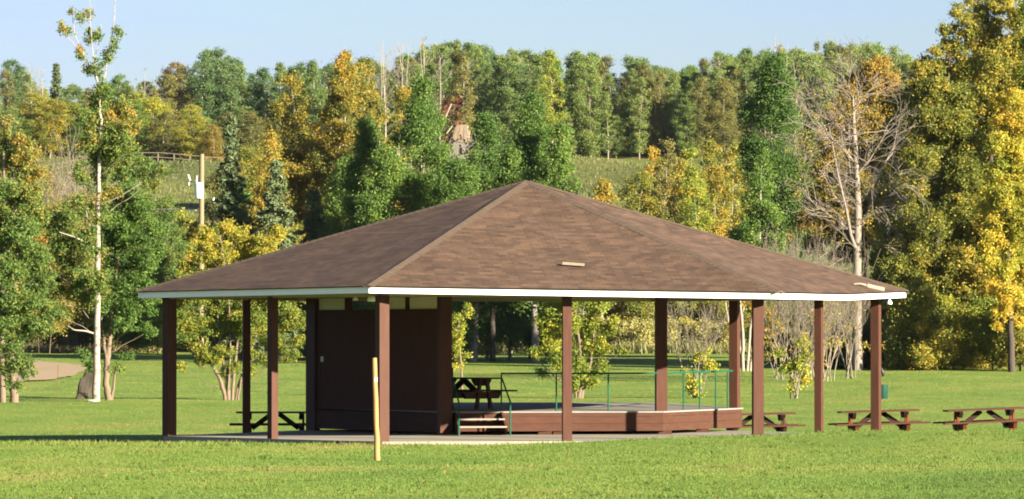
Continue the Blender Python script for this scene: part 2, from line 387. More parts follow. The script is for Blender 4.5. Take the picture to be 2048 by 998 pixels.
# ------------------------------------------------------------------ grass blades
def clamp01(a): return np.clip(a, 0, 1)
def vnoise(x, y, s, seed):
    """cheap smooth noise for patches"""
    r = np.random.default_rng(seed); tot = np.zeros_like(x)
    for k in range(7):
        a = r.uniform(0, 2 * np.pi); f = s * r.uniform(.5, 2.2); tot = tot + np.sin((x * np.cos(a) + y * np.sin(a)) * f + r.uniform(0, 6.28))
    return tot / 7 ** .5
def build_grass():
    rng = np.random.default_rng(11)
    g = Geo()
    def blades(n, d0, d1, h0, h1, w, pw, half=1.0, region=None):
        D = d0 + (d1 - d0) * rng.random(n) ** pw
        x = (rng.random(n) * 2 - 1) * (1024 * D / F) * 1.12
        ang = np.arctan2(x - CX, -(D - CY)) - R(TH)
        ap = np.hypot(x - CX, D - CY) * np.cos(np.mod(ang, R(60)) - R(30))
        ok = ap > 7.44
        D, x = D[ok], x[ok]; n = len(D)
        z = ground_np(x, D)
        p = vnoise(x, D * .4, .9, 5) * .13 + vnoise(x, D * .35, .25, 6) * .12
        p = p + .16 * np.clip(vnoise(x * .35, D * 1.1, .5, 77), 0, 2)
        t = clamp01(.44 + p * 1.1 + .10 * np.clip((D - 125) / 60, 0, 1) + rng.normal(0, .10, n))
        h = rng.uniform(h0, h1, n) * (1 + .25 * vnoise(x, D, 1.6, 8)); a = rng.uniform(0, 6.28, n)
        ww = w * rng.uniform(.6, 1.4, n)
        dx, dy = np.cos(a) * ww, np.sin(a) * ww
        lx, ly = rng.normal(0, .5, n) * h, rng.normal(0, .5, n) * h
        V = np.stack([np.stack([x - dx, D - dy, z - .01], -1), np.stack([x + dx, D + dy, z - .01], -1), np.stack([x + lx, D + ly, z + h], -1)], 1).reshape(-1, 3)
        g.add(V, np.arange(3 * n).reshape(-1, 3), t)
    blades(520000, 67, 116, .009, .027, .010, 1.0)
    blades(16000, 110, 116, .03, .09, .011, 1.0)
    blades(200000, 116, 200, .008, .024, .015, 1.15)
    blades(60000, 200, 335, .010, .030, .035, 1.0)
    # longer tufts
    m = 420
    D = rng.uniform(68, 118, m); x = (rng.random(m) * 2 - 1) * 1024 * D / F * 1.1
    D = np.repeat(D, 26) + rng.normal(0, .09, m * 26); x = np.repeat(x, 26) + rng.normal(0, .12, m * 26)
    ang = np.arctan2(x - CX, -(D - CY)) - R(TH); ap = np.hypot(x - CX, D - CY) * np.cos(np.mod(ang, R(60)) - R(30)); ok = ap > 7.5
    D, x = D[ok], x[ok]; n = len(D); z = ground_np(x, D); a = rng.uniform(0, 6.28, n); h = rng.uniform(.03, .075, n)
    V = np.stack([np.stack([x - np.cos(a) * .012, D - np.sin(a) * .012, z - .01], -1), np.stack([x + np.cos(a) * .012, D + np.sin(a) * .012, z - .01], -1), np.stack([x + rng.normal(0, .04, n), D + rng.normal(0, .04, n), z + h], -1)], 1).reshape(-1, 3)
    g.add(V, np.arange(3 * n).reshape(-1, 3), clamp01(rng.normal(.35, .12, n)))
    tag(g.build('grass', LEAFM['lawn']), 'short mown green grass covering the park lawn', 'grass', kind='stuff')
    # fallen leaves
    g = Geo(); n = 1500
    D = 68 + 46 * rng.random(n) ** 1.2; x = (rng.random(n) * 2 - 1) * 1024 * D / F * 1.1
    keep = rng.random(n) < .25 + .5 * (vnoise(x, D, .5, 20) > .3); D, x = D[keep], x[keep]; n = len(D)
    z = ground_np(x, D) + .05
    a = rng.uniform(0, 6.28, n); s = rng.uniform(.012, .032, n); tilt = rng.normal(0, .5, n)
    c, sn = np.cos(a) * s, np.sin(a) * s
    V = np.stack([np.stack([x - c, D - sn, z - tilt * s], -1), np.stack([x + sn * .7, D - c * .7, z], -1), np.stack([x + c, D + sn, z + tilt * s], -1), np.stack([x - sn * .7, D + c * .7, z + .01], -1)], 1).reshape(-1, 3)
    g.add(V, np.arange(4 * n).reshape(-1, 4), rng.random(n))
    tag(g.build('fallen_leaves', LEAFM['fallen']), 'brown and yellow fallen leaves scattered over the lawn', 'fallen leaves', kind='stuff')
build_grass()

def build_tall_grass():
    rng = np.random.default_rng(12); g = Geo()
    def band(px0, px1, d0, d1, n, h0, h1, w, tm):
        D = rng.uniform(d0, d1, n); x = WX(rng.uniform(px0, px1, n), D); z = ground_np(x, D); h = rng.uniform(h0, h1, n) * (1 + .3 * vnoise(x, D, .8, 31))
        a = rng.uniform(0, 6.28, n); ww = w * rng.uniform(.5, 1.3, n); dx, dy = np.cos(a) * ww, np.sin(a) * ww
        V = np.stack([np.stack([x - dx, D - dy, z - .05], -1), np.stack([x + dx, D + dy, z - .05], -1), np.stack([x + rng.normal(0, .25, n), D + rng.normal(0, .25, n), z + h], -1)], 1).reshape(-1, 3)
        g.add(V, np.arange(3 * n).reshape(-1, 3), clamp01(tm + vnoise(x, D, .35, 32) * .16 + rng.normal(0, .2, n)))
    band(-100, 345, 322, 365, 20000, .2, .55, .05, .45)
    band(860, 1560, 318, 345, 26000, .3, .9, .06, .06)
    band(1500, 2150, 300, 350, 8000, .3, .8, .07, .06)
    band(340, 900, 335, 370, 8000, .3, .8, .07, .15)
    tag(g.build('tall_grass', LEAFM['drygrass']), 'tall dry beige grass along the back edge of the lawn', 'tall grass', kind='stuff')
    g = Geo()
    D = rng.uniform(350, 640, 110000); x = WX(rng.uniform(-150, 2200, 110000), D)
    n = len(D); z = ground_np(x, D); h = rng.uniform(.15, .45, n); a = rng.uniform(0, 6.28, n); w = .07
    V = np.stack([np.stack([x - np.cos(a) * w, D - np.sin(a) * w, z - .05], -1), np.stack([x + np.cos(a) * w, D + np.sin(a) * w, z - .05], -1), np.stack([x + rng.normal(0, .2, n), D + rng.normal(0, .2, n), z + h], -1)], 1).reshape(-1, 3)
    g.add(V, np.arange(3 * n).reshape(-1, 3), clamp01(.35 + vnoise(x, D * .5, .12, 41) * .22 + rng.normal(0, .16, n)))
    tag(g.build('meadow_grass', LEAFM['meadow']), 'rough olive meadow grass on the hillside', 'meadow grass', kind='stuff')
build_tall_grass()

# ------------------------------------------------------------------ pavilion
VA = [-90, -30, 30, 90, 150, 210]
RO = 9.13
sag = {-90: -.035, -30: .02, 30: -.10, 90: .0, 150: 0, 210: 0}
EB = 3.245       # bottom of the fascia
def rim():
    """eave outline: corners and mid points with their bottom height"""
    out = []
    for k, a in enumerate(VA):
        b = VA[(k + 1) % 6]
        p, q = hexpt(RO, a), hexpt(RO, b)
        za, zb = EB + sag[a], EB + sag[b]
        out.append((p[0], p[1], za))
        zm = (za + zb) / 2 + {30: -.045, -30: .0, -90: .0}.get(a, 0)
        out.append(((p[0] + q[0]) / 2, (p[1] + q[1]) / 2, zm))
    return out
RIM = rim()
APEX = (CX, CY, 5.985)
pav = thing('pavilion', (CX, CY, 0), 'open six-sided brown park pavilion with shingled hip roof and white eaves', 'pavilion')
INV = Matrix.Translation((-CX, -CY, 0))
def put(g, name, mat, parent, smooth=False):
    """geometry given in world coordinates, parented to something standing at parent.location"""
    base = parent.location if parent.parent is None else Vector((0, 0, 0))
    root = parent
    off = Vector((0, 0, 0))
    while root is not None: off += Vector(root.location); root = root.parent
    g.v = [v - np.array(off) for v in g.v]
    return g.build(name, mat, parent, smooth)

def build_roof():
    n = 12
    me = bpy.data.meshes.new('roof'); V = []; Fc = []; UV = []
    top = .155
    ov = 1.006
    ring = [(CX + (p[0] - CX) * ov, CY + (p[1] - CY) * ov, p[2] + top) for p in RIM]
    NR = 10
    rng = np.random.default_rng(4)
    for sec in range(6):
        a, m, b = ring[2 * sec], ring[2 * sec + 1], ring[(2 * sec + 2) % 12]
        eL = math.dist(a, b); sl_ = math.dist(m, APEX)
        idx = {}
        for r in range(NR + 1):
            t = r / NR
            for c in range(9):
                u = c / 8
                e = np.array(a) * (1 - 2 * u) + np.array(m) * 2 * u if u <= .5 else np.array(m) * (2 - 2 * u) + np.array(b) * (2 * u - 1)
                p = e * (1 - t) + np.array(APEX) * t
                p = p - np.array([CX, CY, 0])
                if 0 < r < NR: p[2] -= .035 * math.sin(math.pi * t) * math.sin(math.pi * u) + rng.normal(0, .006)
                idx[r, c] = len(V); V.append(tuple(p)); UV.append(((u - .5) * eL * (1 - t) + sec * 20.3, t * sl_))
        for r in range(NR):
            for c in range(8): Fc.append((idx[r, c], idx[r, c + 1], idx[r + 1, c + 1], idx[r + 1, c]))
    # thin underside and edge
    k0 = len(V)
    for p in ring: V.append((p[0] - CX, p[1] - CY, p[2])); UV.append((0, 0))
    for p in ring: V.append((p[0] - CX, p[1] - CY, p[2] - .022)); UV.append((0, 0))
    for i in range(12): Fc.append((k0 + 12 + i, k0 + 12 + (i + 1) % 12, k0 + (i + 1) % 12, k0 + i))
    me.from_pydata(V, [], Fc); ul = me.uv_layers.new(name='UVMap')
    for lp in me.loops: ul.data[lp.index].uv = UV[lp.vertex_index]
    me.materials.append(M['shingle']); me.polygons.foreach_set('use_smooth', np.zeros(len(me.polygons), bool))
    ro = bpy.data.objects.new('roof', me); C.objects.link(ro); ro.parent = pav
    # hip caps: overlapping folded shingles
    for sec in range(6):
        g = Geo(); e = np.array(ring[2 * sec]); ap = np.array(APEX); L = np.linalg.norm(ap - e); d = (ap - e) / L
        side = np.cross(d, [0, 0, 1]); side /= np.linalg.norm(side)
        k = 0; t = 0.0
        while t < L - .12:
            t1 = min(t + .30, L - .02); wj = .15 + rng.normal(0, .004)
            up0, up1 = .030, .022
            P0, P1 = e + d * t, e + d * t1
            dz = .052
            V_ = [P0 + side * wj + [0, 0, up0 - dz], P0 + [0, 0, up0], P0 - side * wj + [0, 0, up0 - dz], P1 + side * wj + [0, 0, up1 - dz], P1 + [0, 0, up1], P1 - side * wj + [0, 0, up1 - dz]]
            V_ += [P0 + side * wj + [0, 0, -dz], P0, P0 - side * wj + [0, 0, -dz]]
            g.add(V_, [[0, 1, 4, 3], [1, 2, 5, 4], [6, 7, 1, 0], [7, 8, 2, 1]]); t += .17; k += 1
        put(g, 'hip_cap', M['hipcap'], ro)
    # fascia boards, one per side in two lengths
    for sec in range(6):
        g = Geo()
        for q in (0, 1):
            a, b = RIM[2 * sec + q], RIM[(2 * sec + q + 1) % 12]
            out = Vector((a[0] + b[0] - 2 * CX, a[1] + b[1] - 2 * CY, 0)).normalized()
            V_ = []
            for p in (a, b):
                for off in (0, -.03):
                    pp = (p[0] + out.x * off, p[1] + out.y * off)
                    V_ += [(pp[0], pp[1], p[2]), (pp[0], pp[1], p[2] + .138)]
            g.add(V_, [[0, 4, 5, 1], [2, 3, 7, 6], [0, 2, 6, 4], [1, 5, 7, 3], [0, 1, 3, 2], [4, 6, 7, 5]])
        put(g, 'fascia', M['white'], pav)
    # flat soffit
    g = Geo(); sc = .994
    V_ = [(CX + (p[0] - CX) * sc, CY + (p[1] - CY) * sc, p[2] + .025) for p in RIM] + [(CX, CY, EB + .05)]
    g.add(V_, [[(i + 1) % 12, i, 12] for i in range(12)]); put(g, 'soffit', M['soffit'], pav)
    # ring beams between the post heads
    for k, a in enumerate(VA):
        b = VA[(k + 1) % 6]; p, q = hexpt(8.4, a), hexpt(8.4, b); g = Geo()
        g.bar((p[0], p[1], 3.232), (q[0], q[1], 3.232), .14, .07); put(g, 'ring_beam', M['soffit'], pav)
build_roof()

def post(x, y, z0, z1, w, rot):
    g = Geo(); g.box((x, y, (z0 + z1) / 2), (w, w, z1 - z0), rz=R(rot))
    return put(g, 'post', M['post'], pav)
RP = 8.4
PZ = 3.22
for a, w, rt in ((-90, .24, -52.3), (-30, .235, 27), (30, .23, 7.7), (90, .20, -22.3)):
    x, y = hexpt(RP, a); post(x, y, -.25, PZ, w, rt)
for a, w, rt in ((-60, .175, -52.3), (0, .20, 7.7), (60, .165, -22.3), (-120, .18, 7.7)):
    x, y = hexpt(RP * math.cos(R(30)), a)
    if a == 0: x -= .09
    post(x, y, -.25, PZ, w, rt)

# white flood lamps and bulbs under the eaves
def lamp_at(px, py, D, s):
    p = W(px, py, D); g = Geo()
    prof = [(0, .10), (.35, .11), (.6, .085), (1, .02)]
    g.tube([(p.x, p.y, p.z - s * .6 + s * 1.2 * t) for t, _ in prof], [r * s / .14 for _, r in prof], 10)
    o = put(g, 'flood_lamp', M['lamp_glass'], pav, True)
    g = Geo(); g.tube([(p.x, p.y, p.z + s * .5), (p.x, p.y, 3.27)], .018, 6); put(g, 'lamp_stem', M['grey_metal'], o)
lamp_at(743, 596, 112.5, .13); lamp_at(711, 596.5, 120, .09); lamp_at(1779, 604, 122, .085)

# sticks on the roof
def roof_pt(px, py):
    """where the sight line through a pixel meets the roof"""
    d = Vector(((px - 1024) / F, 1, (HZ - py) / F)); o = Vector((0, 0, EYE)); best = None
    for k in range(12):
        a, b = Vector(RIM[k]), Vector(RIM[(k + 1) % 12]); a.z += .155; b.z += .155; c = Vector(APEX)
        n = (b - a).cross(c - a); t = n.dot(a - o) / n.dot(d); p = o + d * t
        w = [((q - p0).cross(p - p0)).dot(n) for p0, q in ((a, b), (b, c), (c, a))]
        if min(w) >= -1e-3 and (best is None or t < best[0]): best = (t, p)
    return best[1] if best else None
a, b = roof_pt(1125, 531), roof_pt(1169, 534)
g = Geo(); g.bar(Vector(a) + Vector((0, 0, .05)), Vector(b) + Vector((0, 0, .05)), .075, .06, tint=.5)
tag(g.build('stick', M['stick']), 'short pale stick lying in the middle of the front roof slope', 'stick')
a, b = roof_pt(1733, 575), roof_pt(1767, 583)
g = Geo(); g.bar(Vector(a) + Vector((0, 0, .05)), Vector(b) + Vector((0, 0, .05)), .09, .08)
a2 = roof_pt(1707, 571); g.tube([Vector(a2) + Vector((0, 0, .03)), (Vector(a) + Vector(a2)) / 2 + Vector((0, 0, .07)), Vector(a) + Vector((0, 0, .05))], [.012, .02, .03], 5)
tag(g.build('stick', M['stick']), 'pale broken stick with thin tip by the right end of the eave', 'stick')

# ------------------------------------------------------------------ stage
F0 = Vector((WX(889, 118.7), 118.7)); A_ = Vector((WX(1326, 119.7), 119.7)); B_ = Vector((WX(1484, 124.8), 124.8))
C_ = Vector((WX(1312, 127.2), 127.2)); E_ = Vector((WX(640, 127.5), 127.5)); G_ = Vector((WX(618, 124.3), 124.3))
ZD = {0: .555, 1: .548, 2: .56, 3: .66, 4: .66, 5: .60}
PL = [F0, A_, B_, C_, E_, G_]
stage = thing('stage', (CX, 123, 0), 'low brown board stage with pale deck under the pavilion roof', 'stage')
def on_line(px, P, Q):
    """point of the plan line PQ seen in pixel column px"""
    k = (px - 1024) / F
    # P.x + t dx = k (P.y + t dy)
    dx, dy = Q.x - P.x, Q.y - P.y; t = (k * P.y - P.x) / (dx - k * dy)
    return Vector((P.x + t * dx, P.y + t * dy)), t
def build_stage():
    g = Geo(); n = 6
    cen = sum(PL, Vector((0, 0))) / 6
    outp = [p + (p - cen).normalized() * .03 for p in PL]
    V = [(p.x, p.y, ZD[i]) for i, p in enumerate(outp)] + [(p.x, p.y, ZD[i] - .035) for i, p in enumerate(outp)] + [(cen.x, cen.y, .60), (cen.x, cen.y, .565)]
    g.add(V, [[i, (i + 1) % n, 12] for i in range(n)] + [[n + (i + 1) % n, n + i, 13] for i in range(n)])
    g.add(V, [[n + i, n + (i + 1) % n, (i + 1) % n, i] for i in range(n)])
    put(g, 'deck', M['deck'], stage)
    # skirt: three stacked boards per side, leaving a dark gap above the slab
    def skirt(P, Q, zp, zq, bottom=.085, out=.0):
        g = Geo(); d = (Q - P).normalized(); nrm = Vector((d.y, -d.x)) * out
        for lo, hi in ((0, .40), (.412, .80), (.812, 1.0)):
            z = [bottom + (zz - .036 - bottom) * f for zz in (zp, zq) for f in (lo, hi)]
            V_ = []
            for (pt, l, h) in ((P, z[0], z[1]), (Q, z[2], z[3])):
                for off in (0, .035):
                    pp = pt + nrm - Vector((d.y, -d.x)) * off
                    V_ += [(pp.x, pp.y, l), (pp.x, pp.y, h)]
            g.add(V_, [[0, 4, 5, 1], [2, 3, 7, 6], [0, 2, 6, 4], [1, 5, 7, 3], [0, 1, 3, 2], [4, 6, 7, 5]])
        put(g, 'skirt', M['skirt'], stage)
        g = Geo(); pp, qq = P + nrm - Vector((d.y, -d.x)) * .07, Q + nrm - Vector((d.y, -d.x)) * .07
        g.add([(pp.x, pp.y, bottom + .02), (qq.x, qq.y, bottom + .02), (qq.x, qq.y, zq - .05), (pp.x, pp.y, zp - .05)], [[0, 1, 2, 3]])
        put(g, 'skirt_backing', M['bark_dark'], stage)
    skirt(F0, A_, ZD[0], ZD[1]); skirt(A_, B_, ZD[1], ZD[2]); skirt(B_, C_, ZD[2], ZD[3]); skirt(C_, E_, ZD[3], ZD[4]); skirt(E_, G_, ZD[4], ZD[5])
    skirt(G_, F0, .555, .555, .06, .07)
    for (px, P, Q) in ((1090, F0, A_), (1120, F0, A_), (1330, A_, B_), (1405, A_, B_), (1000, F0, A_)):
        p, t = on_line(px, P, Q); g = Geo(); g.box((p.x, p.y + .12, .04), (.32, .16, .10)); put(g, 'support_block', M['skirt'], stage)
    # backdrop wall
    d = (F0 - G_).normalized(); nrm = Vector((d.y, -d.x)); L = (F0 - G_).length
    ang = math.atan2(d.y, d.x)
    def wbox(px0, px1, z0, z1, thick, off, name, mat):
        p, _ = on_line(px0, G_, F0); q, _ = on_line(px1, G_, F0); g = Geo()
        m = (p + q) / 2 + nrm * off
        g.box((m.x, m.y, (z0 + z1) / 2), ((q - p).length, thick, z1 - z0), rz=ang)
        return put(g, name, mat, stage)
    wall = wbox(637, 876, .56, 2.965, .10, -.02, 'backdrop_wall', M['wall'])
    for a, b in ((691, 700), (812, 818)): wbox(a, b, 2.968, 3.255, .09, -.02, 'stud', M['wall'])
    for a, b in ((637, 691), (764, 812), (818, 876)): wbox(a, b, 2.97, 3.25, .03, -.03, 'infill_panel', M['cream'])
    wbox(752, 764, 2.968, 3.255, .09, -.02, 'stud', M['wall'])
    wbox(619.5, 637, .02, 3.25, .16, .03, 'wall_post', M['post'])
    p, _ = on_line(648, G_, F0); g = Geo(); p = p + nrm * .05
    g.box((p.x, p.y, WZ(718, p.y)), (.09, .03, .13), rz=ang); put(g, 'switch_box', M['cream'], stage)
    # stage posts
    for px, D, z0, w, rt in ((889, 118.62, .02, .285, 17), (1322, 119.95, .55, .26, 7.7), (1469, 124.6, .555, .215, -22.3)):
        g = Geo(); g.box((WX(px, D), D, (z0 + 3.25) / 2), (w, w, 3.25 - z0), rz=R(rt)); put(g, 'stage_post', M['post'], stage)
build_stage()

def build_railing():
    rl = bpy.data.objects.new('railing', None); C.objects.link(rl); rl.parent = stage
    def run(P, Q, pxs, zt, zb, ends):
        g = Geo(); a, _ = on_line(ends[0], P, Q); b, _ = on_line(ends[1], P, Q)
        ins = Vector((-(Q - P).y, (Q - P).x)).normalized() * .08
        za = zt; g.tube([(a.x + ins.x, a.y + ins.y, zt[0]), (b.x + ins.x, b.y + ins.y, zt[1])], .024, 6); put(g, 'rail', M['green'], rl)
        for px in pxs:
            p, t = on_line(px, P, Q); g = Geo(); zz = np.interp(px, [ends[0], ends[1]], zt)
            g.tube([(p.x + ins.x, p.y + ins.y, zb - .03), (p.x + ins.x, p.y + ins.y, zz)], .019, 6); put(g, 'baluster', M['green'], rl)
    run(F0, A_, [1004, 1114, 1218], (WZ(747, 119), WZ(746.5, 119.7)), .555, (1003, 1318))
    run(A_, B_, [1373, 1405.5, 1437.5, 1461], (WZ(746.5, 119.8), WZ(741.5, 124.5)), .555, (1330, 1471))
    # back corner upright by the wall
    g = Geo(); p = W(905, 737, 119.6); g.tube([(p.x, p.y, .55), (p.x, p.y, p.z)], .022, 6); put(g, 'baluster', M['black'], rl)
    g = Geo(); g.tube([(p.x - .12, p.y, p.z), (p.x + .02, p.y, p.z)], .022, 6); put(g, 'rail', M['black'], rl)
build_railing()

def build_steps():
    st = bpy.data.objects.new('steps', None); C.objects.link(st); st.parent = stage
    d = (A_ - F0).normalized(); o = Vector((d.y, -d.x))          # outwards
    a, _ = on_line(909, F0, A_); b, _ = on_line(1003, F0, A_)
    for z, f in ((.20, .56), (.375, .30)):
        g = Geo(); p, q = a + o * f, b + o * f
        g.bar((p.x, p.y, z), (q.x, q.y, z), .27, .035); put(g, 'tread', M['tread'], st)
    for e in (a, b):
        g = Geo()
        for k in (-.022, .022):
            pass
        prof = [(0.0, .0), (.62, .0), (.66, .14), (.10, .53), (0.0, .53)]
        V_ = [(e.x + o.x * u + d.x * k, e.y + o.y * u + d.y * k, v + .01) for k in (-.022, .022) for u, v in prof]
        g.add(V_, [[0, 1, 2], [0, 2, 3], [0, 3, 4], [5, 7, 6], [5, 8, 7], [5, 9, 8]])
        g.add(V_, [[i, 5 + i, 5 + (i + 1) % 5, (i + 1) % 5] for i in range(5)]); put(g, 'stringer', M['skirt'], st)
    for px, top in ((904, 752), (1004, 757)):
        t0, _ = on_line(px, F0, A_); f = t0 + o * .72 + d * (.03 if px < 950 else .06)
        zf = WZ(804, f.y); g = Geo()
        g.tube([(f.x, f.y, 0), (f.x, f.y, zf), (t0.x, t0.y, WZ(top, t0.y))], .021, 6); put(g, 'handrail', M['green'], st)
    g = Geo(); m = (a + b) / 2 + d * .17 + o * .03; g.box((m.x, m.y, .28), (.05, .04, .5), rz=math.atan2(d.y, d.x)); put(g, 'centre_strut', M['wall'], st)
build_steps()

# ------------------------------------------------------------------ stake, tables, bin, stones
p0, p1 = W(755, 919, 95), W(748.5, 716, 95.2)
p0.z = G(p0.x, p0.y) - .1
st_ = thing('stake', (p0.x, p0.y, p0.z + .1), 'leaning peeled wooden stake standing alone in the front lawn', 'stake')
g = Geo(); rng = np.random.default_rng(2)
g.tube([Vector(p0).lerp(p1, t) + Vector((rng.normal(0, .004), rng.normal(0, .004), 0)) for t in np.linspace(0, 1, 9)], [.058, .056, .055, .052, .054, .052, .05, .05, .048], 10)
put(g, 'shaft', M['stake'], st_, True)
g = Geo(); q = Vector(p0).lerp(p1, .80); g.box((q.x + .024, q.y - .045, q.z), (.045, .02, .07)); put(g, 'paper_tag', M['white'], st_)

def make_table(name_loc, label, rz, tilt=0.0, L=1.95, benchL=2.3):
    t = thing('picnic_table', name_loc, label, 'picnic table', 'brown picnic tables around the pavilion', rz)
    t.rotation_euler = (0, tilt, rz)
    H = .75
    g = Geo()
    for k in range(5): g.box((0, -.30 + .15 * k, H - .02), (L + (.02 if k % 2 else 0), .142, .04))
    g.build('table_top', M['table'], t)
    for s in (-1, 1):
        g = Geo()
        for k in (0, 1): g.box((0, s * (.60 + .145 * k), .43), (benchL, .137, .04))
        g.build('bench', M['table'], t)
    for s in (-1, 1):
        x = s * (L / 2 - .34)
        g = Geo()
        # chamfered head block under the top and chamfered cross beam under the benches, with two splayed legs
        def cham(y, z0, z1, cut, th):
            prof = [(-y, z1), (-y, z1 - .03), (-y + cut, z0), (y - cut, z0), (y, z1 - .03), (y, z1)]
            V_ = [(x + dx, a, b) for dx in (-th / 2, th / 2) for a, b in prof]
            g.add(V_, [[i, (i + 1) % 6, 6 + (i + 1) % 6, 6 + i] for i in range(6)]); g.add(V_, [[0, i + 1, i] for i in range(1, 5)] + [[6, 6 + i, 7 + i] for i in range(1, 5)])
        cham(.34, H - .20, H - .04, .13, .085); g.build('head_block', M['table_shade'], t); g = Geo()
        cham(.74, .24, .41, .12, .085)
        for q in (-1, 1): g.bar((x + .065 * s, q * .30, -.12), (x + .065 * s, q * .13, H - .06), .10, .055, up=(1, 0, 0))
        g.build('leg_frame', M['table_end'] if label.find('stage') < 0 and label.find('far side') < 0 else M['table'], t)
        g = Geo(); g.bar((x - .05 * s, 0, .33), (x - .55 * s, 0, H - .05), .085, .12); g.build('brace', M['table_shade'], t)
    return t
def gz(px, D): return G(WX(px, D), D)
make_table((WX(551, 126.6), 126.6, WZ(823, 126.6) - .75), 'brown picnic table on the grass behind the left posts, beside the dark wall', R(3))
make_table((WX(928, 121.6), 121.6, .585), 'dark picnic table standing on the stage deck beside the steps', R(-38), L=1.75, benchL=2.0)
make_table((WX(1513, 128), 128, WZ(826.5, 128) - .75), 'brown picnic table half hidden behind the right end of the stage', R(5), R(-1.2))
make_table((WX(1758, 124.5), 124.5, WZ(820.5, 124.5) - .75), 'brown picnic table behind the right corner post of the pavilion', R(4), R(-1.6))
make_table((WX(1970, 125.5), 125.5, WZ(817, 125.5) - .75), 'brown picnic table standing clear on the lawn farthest right of the pavilion', R(6), R(-2.2))

D = 186; bx = thing('litter_bin', (WX(1765, D), D, gz(1765, D)), 'dark green litter bin with hooked hood behind the right corner post', 'litter bin')
g = Geo(); g.tube([(0, 0, z) for z in (.02, .04, .50, .545)], [.17, .185, .19, .195], 20); g.build('bin_body', M['darkgreen'], bx, True)
g = Geo(); g.tube([(-.20, .05, -.1), (-.20, .05, 1.25)], .025, 8); g.build('post', M['black'], bx)
g = Geo(); g.tube([(-.20, .05, 1.22), (-.10, .03, 1.2), (-.02, .0, 1.06), (.03, 0, .90), (-.02, 0, .84)], [.03, .05, .07, .06, .02], 8); g.build('hood', M['black'], bx, True)

def boulder(name, loc, size, lean, mat, label, seed, rz=0):
    import bmesh
    bm = bmesh.new(); bmesh.ops.create_icosphere(bm, subdivisions=3, radius=1); r = np.random.default_rng(seed)
    ph = r.uniform(0, 6, 9)
    for v in bm.verts:
        c = v.co.copy(); k = 1 + .12 * math.sin(3 * c.x + ph[0]) * math.sin(4 * c.y + ph[1]) + .09 * math.sin(7 * c.z + ph[2] + 3 * c.x)
        c = Vector([math.copysign(abs(q) ** .62, q) for q in c]) * k
        v.co = Vector((c.x * size[0] + lean * (c.z + 1) * size[2], c.y * size[1], (c.z + .85) * size[2]))
    me = bpy.data.meshes.new(name); bm.to_mesh(me); bm.free(); me.materials.append(mat)
    o = bpy.data.objects.new(name, me); C.objects.link(o); o.location = loc; o.rotation_euler = (0, 0, rz)
    return tag(o, label, 'rock')
D = 188; boulder('boulder', (WX(163, D), D, gz(163, D)), (.30, .34, .58), .32, M['rock'], 'dark boulder leaning to the right beside the white-trunked tree', 5)
D = 182; boulder('flat_stone', (WX(184, D), D, gz(184, D)), (.16, .14, .05), 0, M['palestone'], 'flat pale stone lying at the foot of the white-trunked tree', 6)
D = 205; g = Geo(); xx = WX(115, D); zz = gz(115, D); g.tube([(xx, D, zz), (xx + .03, D, zz + 1.15)], .014, 6)
tag(g.build('metal_rod', M['rust']), 'thin rusty rod standing upright in the lawn near the dirt path', 'rod')
#SPLIT
# ------------------------------------------------------------------ vegetation tools
def leaf_faces(g, cl, leaf, cov, rng, up=.25, aspect=.62, flat=.85, spread=1.0):
    """cl: rows of x, y, z, radius, tint. Leaf-sized rhombs spread through each clump's volume."""
    cl = np.asarray(cl, float)
    per = np.maximum(4, (cov * math.pi * cl[:, 3] ** 2 / (leaf * leaf * aspect * .5))).astype(int)
    idx = np.repeat(np.arange(len(cl)), per); n = len(idx)
    d = rng.normal(0, 1, (n, 3)); d /= np.linalg.norm(d, axis=1)[:, None]
    rr = rng.random(n) ** .45 * spread
    rr = np.where(rng.random(n) < .38, rr * rng.uniform(1.2, 2.1, n), rr)
    off = d * rr[:, None]; off[:, 2] *= flat
    P = cl[idx, :3] + off * cl[idx, 3][:, None]
    nm = d * .55 + rng.normal(0, .6, (n, 3)); nm[:, 2] += up
    nm /= np.linalg.norm(nm, axis=1)[:, None]
    a = np.cross(nm, rng.normal(0, 1, (n, 3))); a /= np.linalg.norm(a, axis=1)[:, None] + 1e-9
    b = np.cross(nm, a)
    s = leaf * rng.uniform(.6, 1.35, n)[:, None] * .5
    bend = nm * s * .25
    V = np.stack([P - a * s, P - b * s * aspect + bend, P + a * s, P + b * s * aspect + bend], 1).reshape(-1, 3)
    t = clamp01(cl[idx, 4] * .75 + .25 * np.mean(cl[:, 4]) + rng.normal(0, .16, n))
    g.add(V, np.arange(4 * n).reshape(-1, 4), t)

def limb(g, p, q, r0, r1, rng, sag=.12, sides=5, n=5):
    p = np.array(p, float); q = np.array(q, float); t = np.linspace(0, 1, n)[:, None]
    L = np.linalg.norm(q - p)
    c = p * (1 - t) + q * t
    c[:, 2] -= (np.sin(np.pi * t[:, 0]) * sag * L)
    c[1:-1] += rng.normal(0, .035 * L, (n - 2, 3))
    g.tube(c, np.linspace(r0, r1, n), sides, cap=False)
    return c

